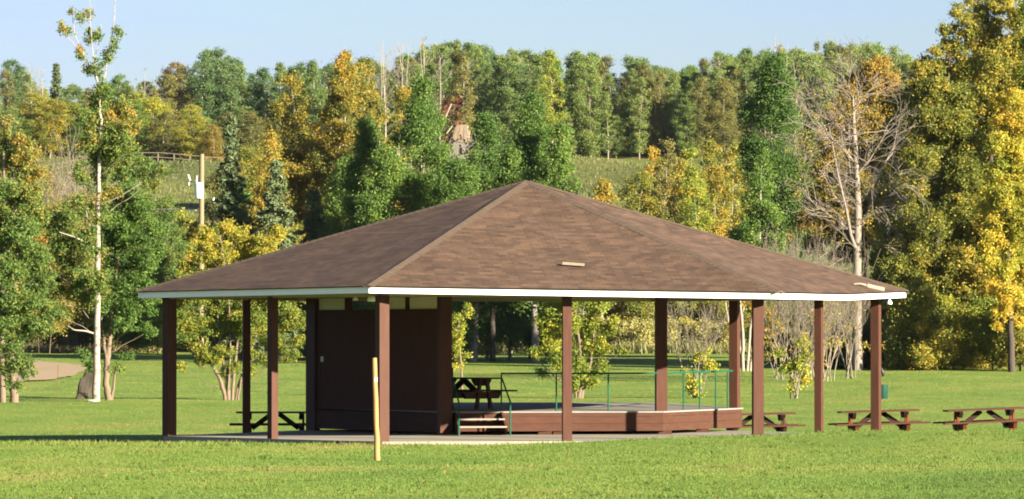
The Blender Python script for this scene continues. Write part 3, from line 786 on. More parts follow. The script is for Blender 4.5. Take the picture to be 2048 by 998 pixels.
PROF = {
    'poplar': [(0, .30), (.15, .75), (.35, 1.0), (.6, .85), (.8, .55), (.93, .28), (1, .06)],
    'column': [(0, .55), (.2, .95), (.6, 1.0), (.85, .75), (1, .2)],
    'round':  [(0, .45), (.2, .9), (.5, 1.0), (.75, .85), (.92, .5), (1, .15)],
    'wide':   [(0, .7), (.3, 1.0), (.6, .9), (.85, .6), (1, .2)],
    'bush':   [(0, .8), (.3, 1.0), (.6, .85), (.85, .55), (1, .2)],
    'top':    [(0, .15), (.35, .45), (.6, .9), (.8, 1.0), (.93, .7), (1, .3)],
}
def tree_geo(rng, H, z0, Wd, prof='poplar', ncl=40, cr=None, leaf=.2, cov=1.6, tint=(.45, .16), tintup=0.0, tr=.12, lean=0.0, limbs=.5, stems=1, side=6, keep=1.0):
    """a trunk and a crown standing at the origin"""
    T, K = Geo(), Geo()
    pr = np.array(PROF[prof]); cr = cr or Wd * .20
    n = 9
    stemsP = []
    for s in range(stems):
        z = np.linspace(-.3, H * .95, n); f = z / H
        wob = np.cumsum(rng.normal(0, .010 * H, (n, 2)), 0) * np.clip(f, 0, 1)[:, None]
        bx, by = (0, 0) if stems == 1 else (rng.normal(0, .25 * Wd * .4), rng.normal(0, .25 * Wd * .4))
        spread = 1 if stems == 1 else 1.0 + 2.0 * np.clip(f, 0, 1)
        P = np.stack([wob[:, 0] + lean * H * np.clip(f, 0, 1) ** 1.3 + bx * spread, wob[:, 1] + by * spread, z], -1)
        k = 1.0 if stems == 1 else rng.uniform(.5, .8)
        T.tube(P, tr * k * np.clip(1.06 - f, .07, 1) ** .8, side, cap=False); stemsP.append(P)
    cl = []
    ph = rng.uniform(0, 6.28, 6)
    for _ in range(ncl):
        t = rng.random() ** .9; z = z0 + (H - z0) * t
        a = rng.uniform(0, 6.28)
        irr = 1 + .24 * math.sin(2 * a + ph[0] + 4 * t) + .18 * math.sin(3 * a + ph[1] - 9 * t) + .12 * math.sin(11 * t + ph[2])
        r = np.interp(t, pr[:, 0], pr[:, 1]) * Wd * .5 * irr * (.25 + .75 * rng.random() ** .5)
        P = stemsP[rng.integers(len(stemsP))]
        cx = np.interp(z, P[:, 2], P[:, 0]); cy = np.interp(z, P[:, 2], P[:, 1])
        c = (cx + r * math.cos(a), cy + r * math.sin(a), z)
        rad = cr * rng.uniform(.55, 1.25) * (1 - .35 * t)
        if rng.random() < keep: cl.append((*c, rad, tint[0] + rng.normal(0, tint[1]) + tintup * (t - .5)))
        if rng.random() < limbs and r > .12 * Wd:
            zz = max(z - r * rng.uniform(.5, 1.1), z0 * .8); px_ = np.interp(zz, P[:, 2], P[:, 0]); py_ = np.interp(zz, P[:, 2], P[:, 1])
            limb(T, (px_, py_, zz), c, tr * .30 * (1.1 - t), tr * .06, rng, sag=.10, sides=4, n=4)
    leaf_faces(K, cl, leaf, cov, rng)
    return T, K

def place_tree(name, label, cat, px, D, TK, leafm, bark, group=None, z=None, rz=0.0):
    x = WX(px, D)
    t = thing(name, (x, D, G(x, D) if z is None else z), label, cat, group, rz)
    T, K = TK
    if T is not None and T.n: T.build('trunk', M[bark], t, True)
    if K is not None and K.n: K.build('crown' if cat in ('tree',) else 'foliage', LEAFM[leafm], t)
    return t
def m_px(D): return D / F

def std_tree(seed, name, label, px, top, wpx, D, leafm, bark, prof='poplar', bottom=None, group=None, cat='tree', leaf=None, cov=1.6, ncl=None, **kw):
    """a tree given by where its top and the bottom of its crown appear"""
    rng = np.random.default_rng(seed); s = m_px(D); x = WX(px, D); gz_ = G(x, D)
    H = WZ(top, D) - gz_
    z0 = (WZ(bottom, D) - gz_) if bottom is not None else H * .25
    Wd = wpx * s
    ncl = int((ncl or int(26 + 9 * (H - z0) / max(Wd, .5) + Wd * 3)) * 1.7); cov *= 1.5
    leaf = (leaf or max(.10, 3.2 * s * 2)) * .68
    kw.setdefault('tr', max(.05, H * .011))
    return place_tree(name, label, cat, px, D, tree_geo(rng, H, z0, Wd, prof, ncl, leaf=leaf, cov=cov, **kw), leafm, bark, group)

def blob_tree(seed, name, label, px, D, trunks, blobs, leafm, bark, leaf=.13, cov=1.5, depth=.8, cat='tree', group=None, limbs=True, tspread=.14, sub=1.0, basez=None, bare=()):
    """a tree whose limbs and leaf masses are set out from the photograph; every mass has its own depth"""
    rng = np.random.default_rng(seed); s = m_px(D); x0 = WX(px, D); zb = G(x0, D) if basez is None else basez
    def loc(qx, qy, dy=0.0): return np.array([WX(qx, D) - x0, dy, WZ(qy, D) - zb])
    T, K = Geo(), Geo(); TP = []
    for tk in trunks:
        dy0 = rng.normal(0, .25) if len(trunks) > 1 else 0
        pts = [loc(a, b, dy0 * (k / max(1, len(tk) - 1))) for k, (a, b, w) in enumerate(tk)]; rad = [w * s / 2 for a, b, w in tk]
        P = []; Rr = []
        for i in range(len(pts) - 1):
            for t in np.linspace(0, 1, 5, endpoint=False):
                P.append(pts[i] * (1 - t) + pts[i + 1] * t + (rng.normal(0, .012, 3) if i or t else 0)); Rr.append(rad[i] * (1 - t) + rad[i + 1] * t)
        P.append(pts[-1]); Rr.append(rad[-1]); P = np.array(P)
        if abs(P[0, 2]) < .4: P[0, 2] -= .3
        T.tube(P, Rr, 8 if max(Rr) > .05 else 5, cap=False); TP.append((P, np.array(Rr)))
    allP = np.concatenate([p for p, r in TP]); allR = np.concatenate([r for p, r in TP])
    cl = []
    for bb in blobs:
        qx, qy, rx, ry = bb[:4]; tb = bb[4] if len(bb) > 4 else .45
        c0 = loc(qx, qy, rng.normal(0, .35) * depth * rx * s * 2)
        a, b, c = rx * s, rx * s * depth, ry * s
        k = max(2, int(sub * (2.0 + 40 * (a * c) ** .75)))
        for _ in range(k):
            d = rng.normal(0, 1, 3); d /= np.linalg.norm(d); d *= rng.random() ** .4
            p = c0 + d * np.array([a, b, c])
            cl.append((*p, max(.14, .46 * min(a, c)) * rng.uniform(.6, 1.3), tb + rng.normal(0, tspread)))
        if limbs:
            for _ in range(1 + int(a * c > .6) + int(a * c > 1.5)):
                q = c0 + rng.normal(0, .3, 3) * np.array([a, b, c])
                dist = np.hypot(allP[:, 0] - q[0], allP[:, 1] - q[1])
                sc = np.abs((q[2] - allP[:, 2]) - .65 * dist) + .25 * dist
                i = int(np.argmin(sc)); L = np.linalg.norm(q - allP[i])
                limb(T, allP[i], q, min(allR[i] * .4, .006 + .005 * L), .004, rng, sag=.06, sides=5, n=6)
    for lm in bare:           # bare limbs drawn one by one
        pts = [loc(a, b, (lm[1] if isinstance(lm[1], float) else 0) * k) for k, (a, b) in enumerate(lm[0])]
        T.tube(np.array(pts), np.linspace(lm[2] * s / 2, max(.006, lm[3] * s / 2), len(pts)), 6, cap=False)
    if cl: leaf_faces(K, cl, leaf * .72, cov * 1.4, rng)
    return place_tree(name, label, cat, px, D, (T, K), leafm, bark, group, z=zb)

def grow(g, p, d, L, r, depth, rng, split=(2, 3), ang=.5, up=.15, shrink=.72, rmin=.006):
    """bare branching limbs"""
    n = 4; P = [np.array(p)]
    dd = np.array(d, float)
    for k in range(n):
        dd = dd + rng.normal(0, .12, 3) + np.array([0, 0, up * .2]); dd /= np.linalg.norm(dd)
        P.append(P[-1] + dd * L / n)
    g.tube(P, np.linspace(r, max(rmin, r * .6), n + 1), 5 if r > .02 else 3, cap=False)
    if depth <= 0: return
    for k in range(rng.integers(split[0], split[1] + 1)):
        i = rng.integers(2, n + 1)
        v = rng.normal(0, 1, 3); v -= v.dot(dd) * dd; v /= np.linalg.norm(v)
        a = ang * rng.uniform(.6, 1.4); nd = dd * math.cos(a) + v * math.sin(a); nd[2] += up; nd /= np.linalg.norm(nd)
        grow(g, P[i], nd, L * shrink * rng.uniform(.75, 1.2), max(rmin, r * .58), depth - 1, rng, split, ang, up, shrink, rmin)

def conifer(seed, label, px, top, wpx, D, group=None, leafm='spruce', leaf=.3):
    rng = np.random.default_rng(seed); s = m_px(D); x = WX(px, D); z0 = G(x, D); H = WZ(top, D) - z0; Wd = wpx * s
    T, K = Geo(), Geo(); T.tube([(0, 0, -.3), (0, 0, H * .5), (0, 0, H)], [H * .013, H * .008, .015], 6, cap=False)
    z = H * .06; cl = []
    while z < H - .1:
        f = 1 - z / H; r = Wd * .5 * f ** .8 * (1 + rng.normal(0, .12)) + .05
        for _ in range(max(3, int(5 + 5 * f))):
            a = rng.uniform(0, 6.28); L = r * rng.uniform(.65, 1.12)
            tip = np.array([L * math.cos(a), L * math.sin(a), z - .22 * L])
            for q in np.linspace(.25, 1, max(2, int(L / .28))):
                cl.append((tip[0] * q, tip[1] * q, z - .22 * L * q * q, .16 + .10 * (1 - q), .45 + rng.normal(0, .14)))
            T.tube([(0, 0, z), tip], [.018, .006], 3, cap=False)
        z += H * .018 + .06
    leaf_faces(K, cl, leaf, 2.4, rng, up=.4, aspect=.35, flat=.6)
    return place_tree('spruce_tree', label, 'tree', px, D, (T, K), leafm, 'bark_dark', group)

# ------------------------------------------------------------------ left group
blob_tree(101, 'aspen_tree', 'tall white-trunked aspen with a sparse forked top rising above the left eave', 193, 183,
    [[(193, 803, 18), (194, 700, 14), (196, 560, 12), (196, 430, 10), (198, 330, 8), (202, 240, 6), (197, 170, 4.5), (186, 120, 2.4), (181, 40, 1.3), (180, -8, .9)],
     [(197, 170, 4), (172, 118, 3), (150, 75, 2), (142, 15, 1.2)], [(200, 190, 4), (212, 130, 3), (224, 60, 2), (229, -8, 1.2)],
     [(172, 118, 2), (150, 92, 1.6), (124, 62, 1.2)], [(186, 120, 2), (196, 90, 1.5), (200, 45, 1)], [(175, 125, 2), (162, 110, 1.4), (158, 88, 1)]],
    [(126, 57, 9, 12, .7), (137, 60, 6, 6, .5), (142, 22, 5, 12, .6), (178, 28, 8, 7, .5), (162, 36, 6, 7, .4), (196, 62, 7, 20, .4), (180, 80, 8, 9, .6), (178, 62, 5, 7),
     (235, 62, 7, 10, .4), (228, 88, 9, 17, .4), (217, 112, 8, 14, .4), (158, 98, 5, 8, .95), (160, 112, 5, 8, .5), (176, 140, 13, 9, .45), (192, 135, 15, 16, .4), (200, 152, 8, 8),
     (212, 182, 22, 20, .4), (236, 205, 26, 18, .5), (190, 205, 20, 25, .4), (238, 235, 28, 24, .80), (190, 245, 28, 22, .45), (225, 265, 34, 24, .5), (262, 255, 20, 20, .85), (175, 280, 22, 28, .5),
     (245, 295, 34, 26, .45), (200, 315, 28, 24, .4), (280, 330, 30, 22, .4), (325, 335, 24, 14, .4), (235, 345, 30, 24, .42), (165, 345, 22, 22, .4), (300, 365, 24, 20, .45), (215, 385, 26, 22, .75),
     (150, 420, 30, 26, .38), (110, 445, 32, 26, .35), (160, 470, 34, 24, .35), (120, 500, 38, 28, .35), (80, 520, 26, 24, .4), (150, 540, 38, 26, .4), (100, 570, 36, 26, .4), (160, 590, 30, 24, .45), (120, 625, 26, 20, .42), (205, 430, 20, 26, .4), (200, 215, 18, 22, .4), (197, 285, 20, 24, .4), (196, 345, 18, 20, .4), (190, 555, 26, 22, .38), (205, 590, 20, 18, .38), (186, 500, 24, 20, .38), (215, 300, 26, 26, .4), (182, 235, 22, 22, .4), (165, 560, 30, 24, .38)],
    'autumn_green', 'birch', leaf=.125, cov=1.4, sub=1.15, depth=.9,
    bare=[([(192, 498), (172, 485), (150, 474), (122, 465)], -.25, 4.5, 1.5), ([(192, 668), (172, 662), (150, 660), (138, 652)], -.15, 4.5, 2), ([(192, 465), (180, 450), (172, 420)], -.1, 3, 1.5), ([(192, 590), (160, 575), (128, 558)], -.2, 3.5, 1.5)])
blob_tree(102, 'poplar_tree', 'green poplar with crooked brown trunk just right of the white-trunked aspen', 216, 184.5,
    [[(218, 800, 17), (212, 770, 13), (214, 720, 13), (219, 680, 9), (226, 600, 8), (238, 500, 6), (252, 400, 4)], [(214, 720, 9), (208, 690, 7), (202, 640, 5), (212, 560, 4)], [(223, 795, 7), (232, 750, 4), (240, 725, 3)]],
    [(250, 400, 26, 22), (285, 420, 28, 22, .5), (240, 440, 30, 24), (270, 470, 34, 24, .4), (225, 480, 28, 24), (310, 460, 20, 22, .55), (250, 520, 38, 26, .4), (295, 520, 26, 24, .5), (225, 560, 34, 26), (275, 570, 36, 26, .42), (230, 610, 36, 24, .4), (280, 620, 34, 22, .4), (305, 590, 22, 20, .5),
     (250, 650, 30, 16, .35), (290, 660, 20, 16, .35), (222, 655, 20, 16, .4), (205, 600, 24, 26, .4), (238, 735, 10, 8, .95), (172, 715, 16, 12, .35), (165, 705, 12, 10, .35), (250, 715, 14, 8, .3), (185, 735, 12, 14, .35), (318, 500, 16, 18, .5)],
    'green', 'bark_brown', leaf=.12, cov=1.6, sub=1.4)
blob_tree(103, 'poplar_tree', 'leaning poplar with orange top at the left edge of the lawn', 28, 182,
    [[(30, 806, 20), (27, 770, 14), (22, 700, 10), (30, 560, 8), (36, 420, 6), (40, 300, 4)], [(6, 806, 14), (4, 700, 11), (6, 560, 9), (8, 400, 7), (4, 240, 5)]],
    [(8, 250, 18, 20, .75), (0, 290, 26, 24, .5), (45, 285, 22, 16, .88), (50, 312, 30, 20, .92), (20, 330, 28, 22, .6), (62, 345, 26, 22, .8), (70, 385, 26, 22, .72), (15, 380, 30, 26, .42), (45, 410, 34, 26, .55), (0, 430, 34, 28, .42), (80, 425, 22, 20, .6), (40, 465, 40, 28, .38), (-10, 500, 36, 30, .35), (60, 510, 36, 28, .4), (20, 545, 42, 28, .35), (75, 560, 34, 26, .4), (-10, 590, 38, 30, .4), (45, 600, 40, 28, .38), (85, 610, 34, 22, .42), (10, 640, 38, 24, .36), (60, 650, 36, 22, .38), (95, 655, 26, 14, .42), (15, 690, 30, 22, .38), (35, 725, 26, 22, .36), (10, 745, 20, 20, .4), (55, 740, 20, 18, .4), (30, 770, 14, 12, .4)],
    'autumn_green', 'bark_brown', leaf=.13, cov=1.6, sub=1.35, bare=[([(22, 445), (30, 425), (36, 405)], .0, 7, 3)])
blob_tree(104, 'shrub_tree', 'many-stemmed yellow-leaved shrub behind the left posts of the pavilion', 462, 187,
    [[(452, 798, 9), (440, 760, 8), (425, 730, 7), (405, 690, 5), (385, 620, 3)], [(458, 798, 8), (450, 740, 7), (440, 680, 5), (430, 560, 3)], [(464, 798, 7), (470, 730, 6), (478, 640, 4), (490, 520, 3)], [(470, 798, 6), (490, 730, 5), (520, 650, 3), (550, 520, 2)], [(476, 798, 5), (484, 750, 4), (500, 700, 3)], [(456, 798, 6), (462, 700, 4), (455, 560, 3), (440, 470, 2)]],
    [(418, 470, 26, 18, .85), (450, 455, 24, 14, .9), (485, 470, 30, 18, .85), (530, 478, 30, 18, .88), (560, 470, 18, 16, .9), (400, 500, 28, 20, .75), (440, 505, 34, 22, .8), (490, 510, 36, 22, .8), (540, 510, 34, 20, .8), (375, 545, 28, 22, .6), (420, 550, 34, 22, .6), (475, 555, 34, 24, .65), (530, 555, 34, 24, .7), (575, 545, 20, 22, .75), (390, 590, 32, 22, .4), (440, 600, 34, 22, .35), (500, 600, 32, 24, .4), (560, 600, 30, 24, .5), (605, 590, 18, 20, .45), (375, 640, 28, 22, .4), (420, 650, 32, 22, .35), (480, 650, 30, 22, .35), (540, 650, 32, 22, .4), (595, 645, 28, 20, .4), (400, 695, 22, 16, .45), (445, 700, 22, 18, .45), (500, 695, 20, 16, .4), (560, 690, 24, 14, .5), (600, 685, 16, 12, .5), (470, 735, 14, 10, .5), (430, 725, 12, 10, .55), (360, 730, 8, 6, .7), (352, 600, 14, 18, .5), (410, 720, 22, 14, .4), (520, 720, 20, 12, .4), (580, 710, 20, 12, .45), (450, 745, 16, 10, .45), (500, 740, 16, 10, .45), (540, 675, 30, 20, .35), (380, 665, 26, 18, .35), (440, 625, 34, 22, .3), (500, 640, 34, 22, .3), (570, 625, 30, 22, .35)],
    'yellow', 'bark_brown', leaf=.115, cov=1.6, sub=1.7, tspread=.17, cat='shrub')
# thicket between the aspen and the yellow poplars
TH_ = [(330, 395, 90, 232, 'autumn_green', .45), (290, 430, 100, 240, 'olive', .5), (370, 440, 90, 245, 'olivegold', .55), (420, 455, 80, 262, 'olivegold', .6), (340, 480, 110, 225, 'green', .42), (300, 520, 100, 215, 'green', .5), (370, 530, 80, 228, 'olive', .5), (500, 430, 90, 262, 'olivegold', .45), (560, 455, 90, 268, 'olivegold', .5), (150, 400, 130, 300, 'olive', .45), (85, 420, 130, 304, 'autumn_green', .6), (30, 430, 110, 306, 'green', .4), (205, 440, 110, 302, 'green', .45), (250, 395, 80, 256, 'olive', .55), (600, 470, 90, 262, 'olivegold', .5)]
TH_ = [(a, b, c * 1.15, 318 + (k * 11 % 27), e, f) for k, (a, b, c, d, e, f) in enumerate(TH_)]
for i, (px, top, w, D, lm, tn) in enumerate(TH_):
    bot = 698
    std_tree(200 + i, 'thicket_tree', 'small leafy tree in the thicket behind the left end of the pavilion', px, top, w, D, lm, 'bark_brown', 'bush', bottom=bot - 12, group='thicket trees left of the pavilion', tint=(tn, .15), leaf=.19, cov=1.6, stems=2, tr=.05)

# ------------------------------------------------------------------ utility pole
D = 275; zb = gz(402, D); s_ = m_px(D)
up_ = thing('utility_pole', (WX(402, D), D, zb), 'bare wooden utility pole carrying a white transformer', 'utility pole')
g = Geo(); g.tube([(0, 0, -.3), (0, 0, 4), (.03, 0, WZ(308, D) - zb)], [.165, .155, .135], 12); g.build('pole_shaft', M['pole'], up_, True)
tz = WZ(397, D) - zb
g = Geo(); g.tube([(-.10, -.32, tz), (-.10, -.32, tz + .05), (-.10, -.32, tz + .78), (-.10, -.32, tz + .84), (-.10, -.32, tz + .87)], [.20, .235, .235, .22, .05], 16); tfm = g.build('transformer', M['grey_metal'], up_, True)
g = Geo(); g.tube([(-.22, -.32, tz + .84), (-.22, -.32, tz + 1.22)], [.04, .03], 8); g.build('bushing', M['white'], tfm, True)
g = Geo(); g.bar((-.10, -.12, tz + .45), (0, .02, tz + .45), .1, .3); g.build('bracket', M['black'], tfm)
g = Geo(); g.tube([(-.70, -.1, tz + 1.30), (-.58, -.1, tz + .98)], [.032, .032], 8); g.tube([(-.64, -.1, tz + .90), (-.65, -.1, tz + .66)], [.022, .022], 8); g.build('fuse_cutout', M['white'], up_)
g = Geo(); g.bar((-.7, -.08, tz + .95), (.0, 0, tz + .80), .05, .05); g.build('cross_arm', M['black'], up_)
g = Geo(); g.tube([(.72, -.1, tz + .04), (.66, -.1, tz - .10)], [.04, .03], 8); g.build('insulator', M['white'], up_); g = Geo(); g.bar((.65, -.08, tz - .05), (0, 0, tz - .1), .025, .025); g.build('insulator_rod', M['black'], up_)
g = Geo(); P0 = np.array([WX(392, D), D, WZ(421, D)]); P1 = np.array([WX(-300, 300), 300, WZ(405, 300)])
tt = np.linspace(0, 1, 14)[:, None]; PP = P0 * (1 - tt) + P1 * tt; PP[:, 2] -= np.sin(np.pi * tt[:, 0]) * .5; PP[:, 2] += .25 * np.exp(-((tt[:, 0] - .13) / .08) ** 2)
g.tube(PP, .022, 5); tag(g.build('power_line', M['grey_metal']), 'thin service wire running left from the wooden utility pole', 'wire')

# ------------------------------------------------------------------ spruces, yellow poplars, green poplars behind the roof
conifer(301, 'tall blue-grey spruce just right of the utility pole', 462, 232, 170, 300)
conifer(302, 'dark spruce left of the roof slope among yellow poplars', 552, 322, 190, 292)
conifer(303, 'small dark spruce against the roof edge under the yellow poplars', 625, 375, 150, 296)
YP = [(528, 268, 55), (560, 208, 62), (602, 150, 66), (640, 170, 60), (580, 300, 70), (662, 215, 60), (686, 104, 56), (716, 130, 50), (742, 122, 48), (630, 290, 70), (782, 178, 44), (700, 300, 60), (540, 360, 60), (812, 200, 30)]
for i, (px, top, w) in enumerate(YP):
    std_tree(320 + i, 'yellow_poplar', 'tall narrow golden poplar in the stand behind the left roof slope', px, top, w * 1.5, 335 + (i * 37 % 11), 'gold', 'bark_pale', 'column', bottom=640, group='golden poplars behind the roof', tint=(.42, .18), leaf=.21, cov=1.5, limbs=.5, tr=.12, ncl=80)
# bare pale stems rising from that stand
for i, (px, top, lean) in enumerate([(752, 88, .02), (772, 75, -.01), (796, 82, .015), (818, 68, 0), (850, 74, -.02), (835, 95, .03), (735, 140, -.02), (676, 160, -.03)]):
    rng = np.random.default_rng(360 + i); D = 352 + i; x = WX(px, D); zb = G(x, D); H = WZ(top, D) - zb; T = Geo()
    P = np.array([(lean * H * f + rng.normal(0, .10), rng.normal(0, .1), H * f - .2) for f in np.linspace(0, 1, 9)]); T.tube(P, np.linspace(.13, .012, 9), 6, cap=False)
    for k in range(13):
        f = rng.uniform(.45, .97); j = np.array([np.interp(f, np.linspace(0, 1, 9), P[:, q]) for q in range(3)])
        a = rng.uniform(0, 6.28); grow(T, j, (math.cos(a) * .6, math.sin(a) * .6, .8), (1 - f) * 4 + .6, .016, 2, rng, (1, 3), .4, .1, .7, .006)
    place_tree('bare_poplar', 'leafless pale poplar with thin upright twigs above the golden stand', 'tree', px, D, (T, None), None, 'bark_pale', 'leafless poplars behind the roof')
GP = [(850, 165, 118, 292, .5, 'broad bright green poplar, the tallest directly left of the roof peak'), (725, 245, 100, 296, .42, 'dark green poplar in front of the golden stand, over the left roof slope'),
      (790, 300, 100, 290, .5, 'bushy green poplar low behind the left roof slope with white stems'), (905, 320, 110, 288, .58, 'low light green poplar beside the pile of broken boards'),
      (975, 235, 96, 294, .5, 'green poplar with a forked pale stem left above the roof peak'), (1060, 185, 104, 298, .58, 'slender green poplar straight above the roof peak'),
      (1108, 250, 84, 296, .62, 'yellowish green poplar right of the roof peak'), (680, 320, 90, 300, .5, 'small green poplar under the golden stand'), (1020, 300, 90, 291, .55, 'bushy green poplar right behind the roof peak')]
for i, (px, top, w, D, tn, lab) in enumerate(GP):
    std_tree(400 + i, 'green_poplar', lab, px, top, w * 1.2, D, 'green', 'bark_brown', 'poplar' if i != 3 else 'round', bottom=702 - 6 * (i % 3), tint=(tn - .15, .15), leaf=.20, cov=1.5, tr=.10, ncl=100)
for i, (px, w, lab) in enumerate([(945, 20, 'thick dark and white birch trunk seen under the roof beside the wall'), (985, 13, 'slim dark-barked poplar seen under the roof, behind the table'), (1071, 17, 'stout white birch trunk with black marks seen under the roof')]):
    D = 288; rng = np.random.default_rng(430 + i); s = m_px(D)
    TK = tree_geo(rng, 9.0, 3.2, 3.6, 'round', 40, leaf=.2, cov=1.6, tint=(.35, .14), tr=w * s * .5, side=10)
    place_tree('birch_tree', lab, 'tree', px, D, TK, 'green', 'bark_dark' if i == 1 else 'birch')
std_tree(440, 'yellow_bush', 'small golden bush on the meadow right of the roof peak', 1203, 362, 60, 330, 'gold', 'bark_pale', 'bush', bottom=560, cat='shrub', leaf=.2, tint=(.6, .15))
std_tree(441, 'yellow_bush', 'low green and gold bush at the foot of the meadow right of the roof peak', 1165, 405, 70, 326, 'yellowgreen', 'bark_pale', 'bush', bottom=600, cat='shrub', leaf=.2, tint=(.5, .15))

# ------------------------------------------------------------------ right middle: small gold and olive poplars
RM = [(1278, 345, 58), (1305, 322, 52), (1335, 280, 46), (1352, 340, 56), (1375, 300, 48), (1402, 278, 44), (1425, 335, 56), (1440, 280, 40), (1462, 300, 44), (1478, 285, 38), (1498, 330, 52), (1320, 390, 60), (1385, 385, 60), (1445, 390, 60), (1505, 400, 56), (1270, 400, 50), (1290, 300, 46), (1315, 345, 56), (1365, 320, 50), (1395, 335, 54), (1345, 430, 60), (1415, 440, 60), (1475, 450, 60), (1535, 430, 60)]
for i, (px, top, w) in enumerate(RM):
    lm = ('olivegold', 'gold', 'olive', 'olivegold', 'yellowgreen')[i % 5]
    std_tree(460 + i, 'young_poplar', 'young olive and gold poplar in the dense row over the right roof slope', px, top, w * 1.45, 338 + (i * 29 % 19), lm, 'bark_pale', 'column', bottom=690, group='young poplars over the right roof slope', tint=(.5, .17), leaf=.2, cov=1.5, tr=.08, ncl=60, limbs=.6)
std_tree(490, 'green_poplar', 'tall dark green poplar with bare tips between gold bushes and dead tree', 1556, 118, 138, 302, 'green', 'bark_pale', 'poplar', bottom=680, tint=(.20, .14), leaf=.2, cov=1.6, tr=.12, ncl=130)
std_tree(491, 'green_poplar', 'lower green poplar leaning against the tall dark green one', 1520, 300, 84, 300, 'green', 'bark_pale', 'round', bottom=690, tint=(.45, .14), leaf=.2, cov=1.5)
for i, (px, top) in enumerate([(1550, 62), (1575, 82), (1592, 115)]):
    rng = np.random.default_rng(495 + i); D = 304; x = WX(px, D); zb = G(x, D); H = WZ(top, D) - zb; T, K = Geo(), Geo(); cl = []
    P = np.array([(-.3 * (1 - f) + rng.normal(0, .08), rng.normal(0, .1), H * f - .2) for f in np.linspace(0, 1, 9)]); T.tube(P, np.linspace(.14, .012, 9), 6, cap=False)
    for k in range(26):
        f = rng.uniform(.55, .99); j = np.array([np.interp(f, np.linspace(0, 1, 9), P[:, q]) for q in range(3)]); a = rng.uniform(0, 6.28); L = (1 - f) * 4 + .4
        grow(T, j, (math.cos(a) * .6, math.sin(a) * .6, .9), L, .02, 1, rng, (2, 3), .4, .1, .7, .009)
        if rng.random() < .6: cl.append((j[0] + math.cos(a) * L * .6, j[1] + math.sin(a) * L * .6, j[2] + L * .6, .22, rng.uniform(.3, .7)))
    leaf_faces(K, cl, .18, .8, rng)
    place_tree('sparse_poplar', 'thin nearly bare poplar stem rising out of the dark green poplar', 'tree', px, D, (T, K), 'olivegold', 'bark_pale', 'thin stems above the dark green poplar')

# dead tree
def dead_tree():
    rng = np.random.default_rng(510); D = 262; s = m_px(D); x0 = WX(1715, D); zb = G(x0, D)
    def L(a, b, y=0.0): return np.array([WX(a, D) - x0, y, WZ(b, D) - zb])
    T = Geo()
    P = [L(1715, 745), L(1714, 640), L(1714, 520), L(1716, 420), L(1712, 320), L(1708, 250), L(1706, 190)]
    T.tube(P, np.array([23, 19, 17, 15, 12, 8, 3]) * s / 2, 9, cap=False)
    main = [([(1716, 460), (1735, 430), (1757, 380), (1768, 330), (1790, 305), (1803, 255)], .5, 9), ([(1714, 505), (1700, 470), (1690, 420), (1672, 350), (1660, 290), (1652, 255)], -.5, 9),
            ([(1713, 420), (1703, 380), (1699, 320), (1700, 250), (1716, 190), (1736, 150)], .3, 7), ([(1690, 420), (1668, 390), (1650, 350), (1625, 320), (1606, 290)], .4, 6),
            ([(1712, 330), (1690, 300), (1665, 280), (1640, 262), (1618, 258)], -.3, 5), ([(1708, 260), (1688, 225), (1665, 200), (1642, 195)], .4, 4), ([(1712, 350), (1738, 320), (1768, 270), (1795, 240)], -.4, 5),
            ([(1716, 400), (1748, 375), (1785, 372), (1822, 362)], .2, 5), ([(1710, 280), (1690, 262), (1655, 240), (1625, 230)], 0, 4), ([(1714, 540), (1690, 510), (1660, 500), (1625, 502)], .4, 5), ([(1735, 430), (1760, 415), (1790, 425), (1815, 440)], -.3, 4),
            ([(1707, 230), (1722, 200), (1740, 180), (1752, 165)], .2, 3), ([(1714, 470), (1670, 440), (1640, 420), (1610, 395)], -.5, 5), ([(1706, 210), (1698, 170), (1700, 140)], .1, 3)]
    for pts, dy, w in main:
        Q = [L(a, b, dy * k) for k, (a, b) in enumerate(pts)]
        T.tube(Q, np.linspace(w * s / 2, .012, len(Q)), 6, cap=False)
        for _ in range(15):
            k = rng.integers(1, len(Q)); q = Q[k - 1] + (Q[k] - Q[k - 1]) * rng.random(); d = Q[-1] - Q[0]; d /= np.linalg.norm(d); d = d + rng.normal(0, .55, 3); d /= np.linalg.norm(d)
            grow(T, q, d, rng.uniform(.7, 1.6), .022, 2, rng, (2, 3), .55, .0, .68, .009)
    for _ in range(40):
        h = rng.uniform(.45, .95) * 14; a = rng.uniform(0, 6.28); grow(T, (0, 0, min(h, WZ(200, D) - zb)), (math.cos(a), math.sin(a), .25), rng.uniform(.8, 1.8), .022, 2, rng, (2, 3), .55, .0, .68, .009)
    K = Geo(); cl = [(*(L(a, b, rng.normal(0, .6))), .25, rng.uniform(.4, .9)) for a, b in [(1645 + rng.normal(0, 26), rng.uniform(270, 480)) for _ in range(70)] + [(1710 + rng.normal(0, 45), rng.uniform(180, 450)) for _ in range(70)]]
    leaf_faces(K, cl, .11, .42, rng, spread=1.3)
    place_tree('dead_tree', 'large grey dying tree with bare spreading limbs at the right of the roof', 'tree', 1715, D, (T, K), 'gold', 'bark_grey')
dead_tree()
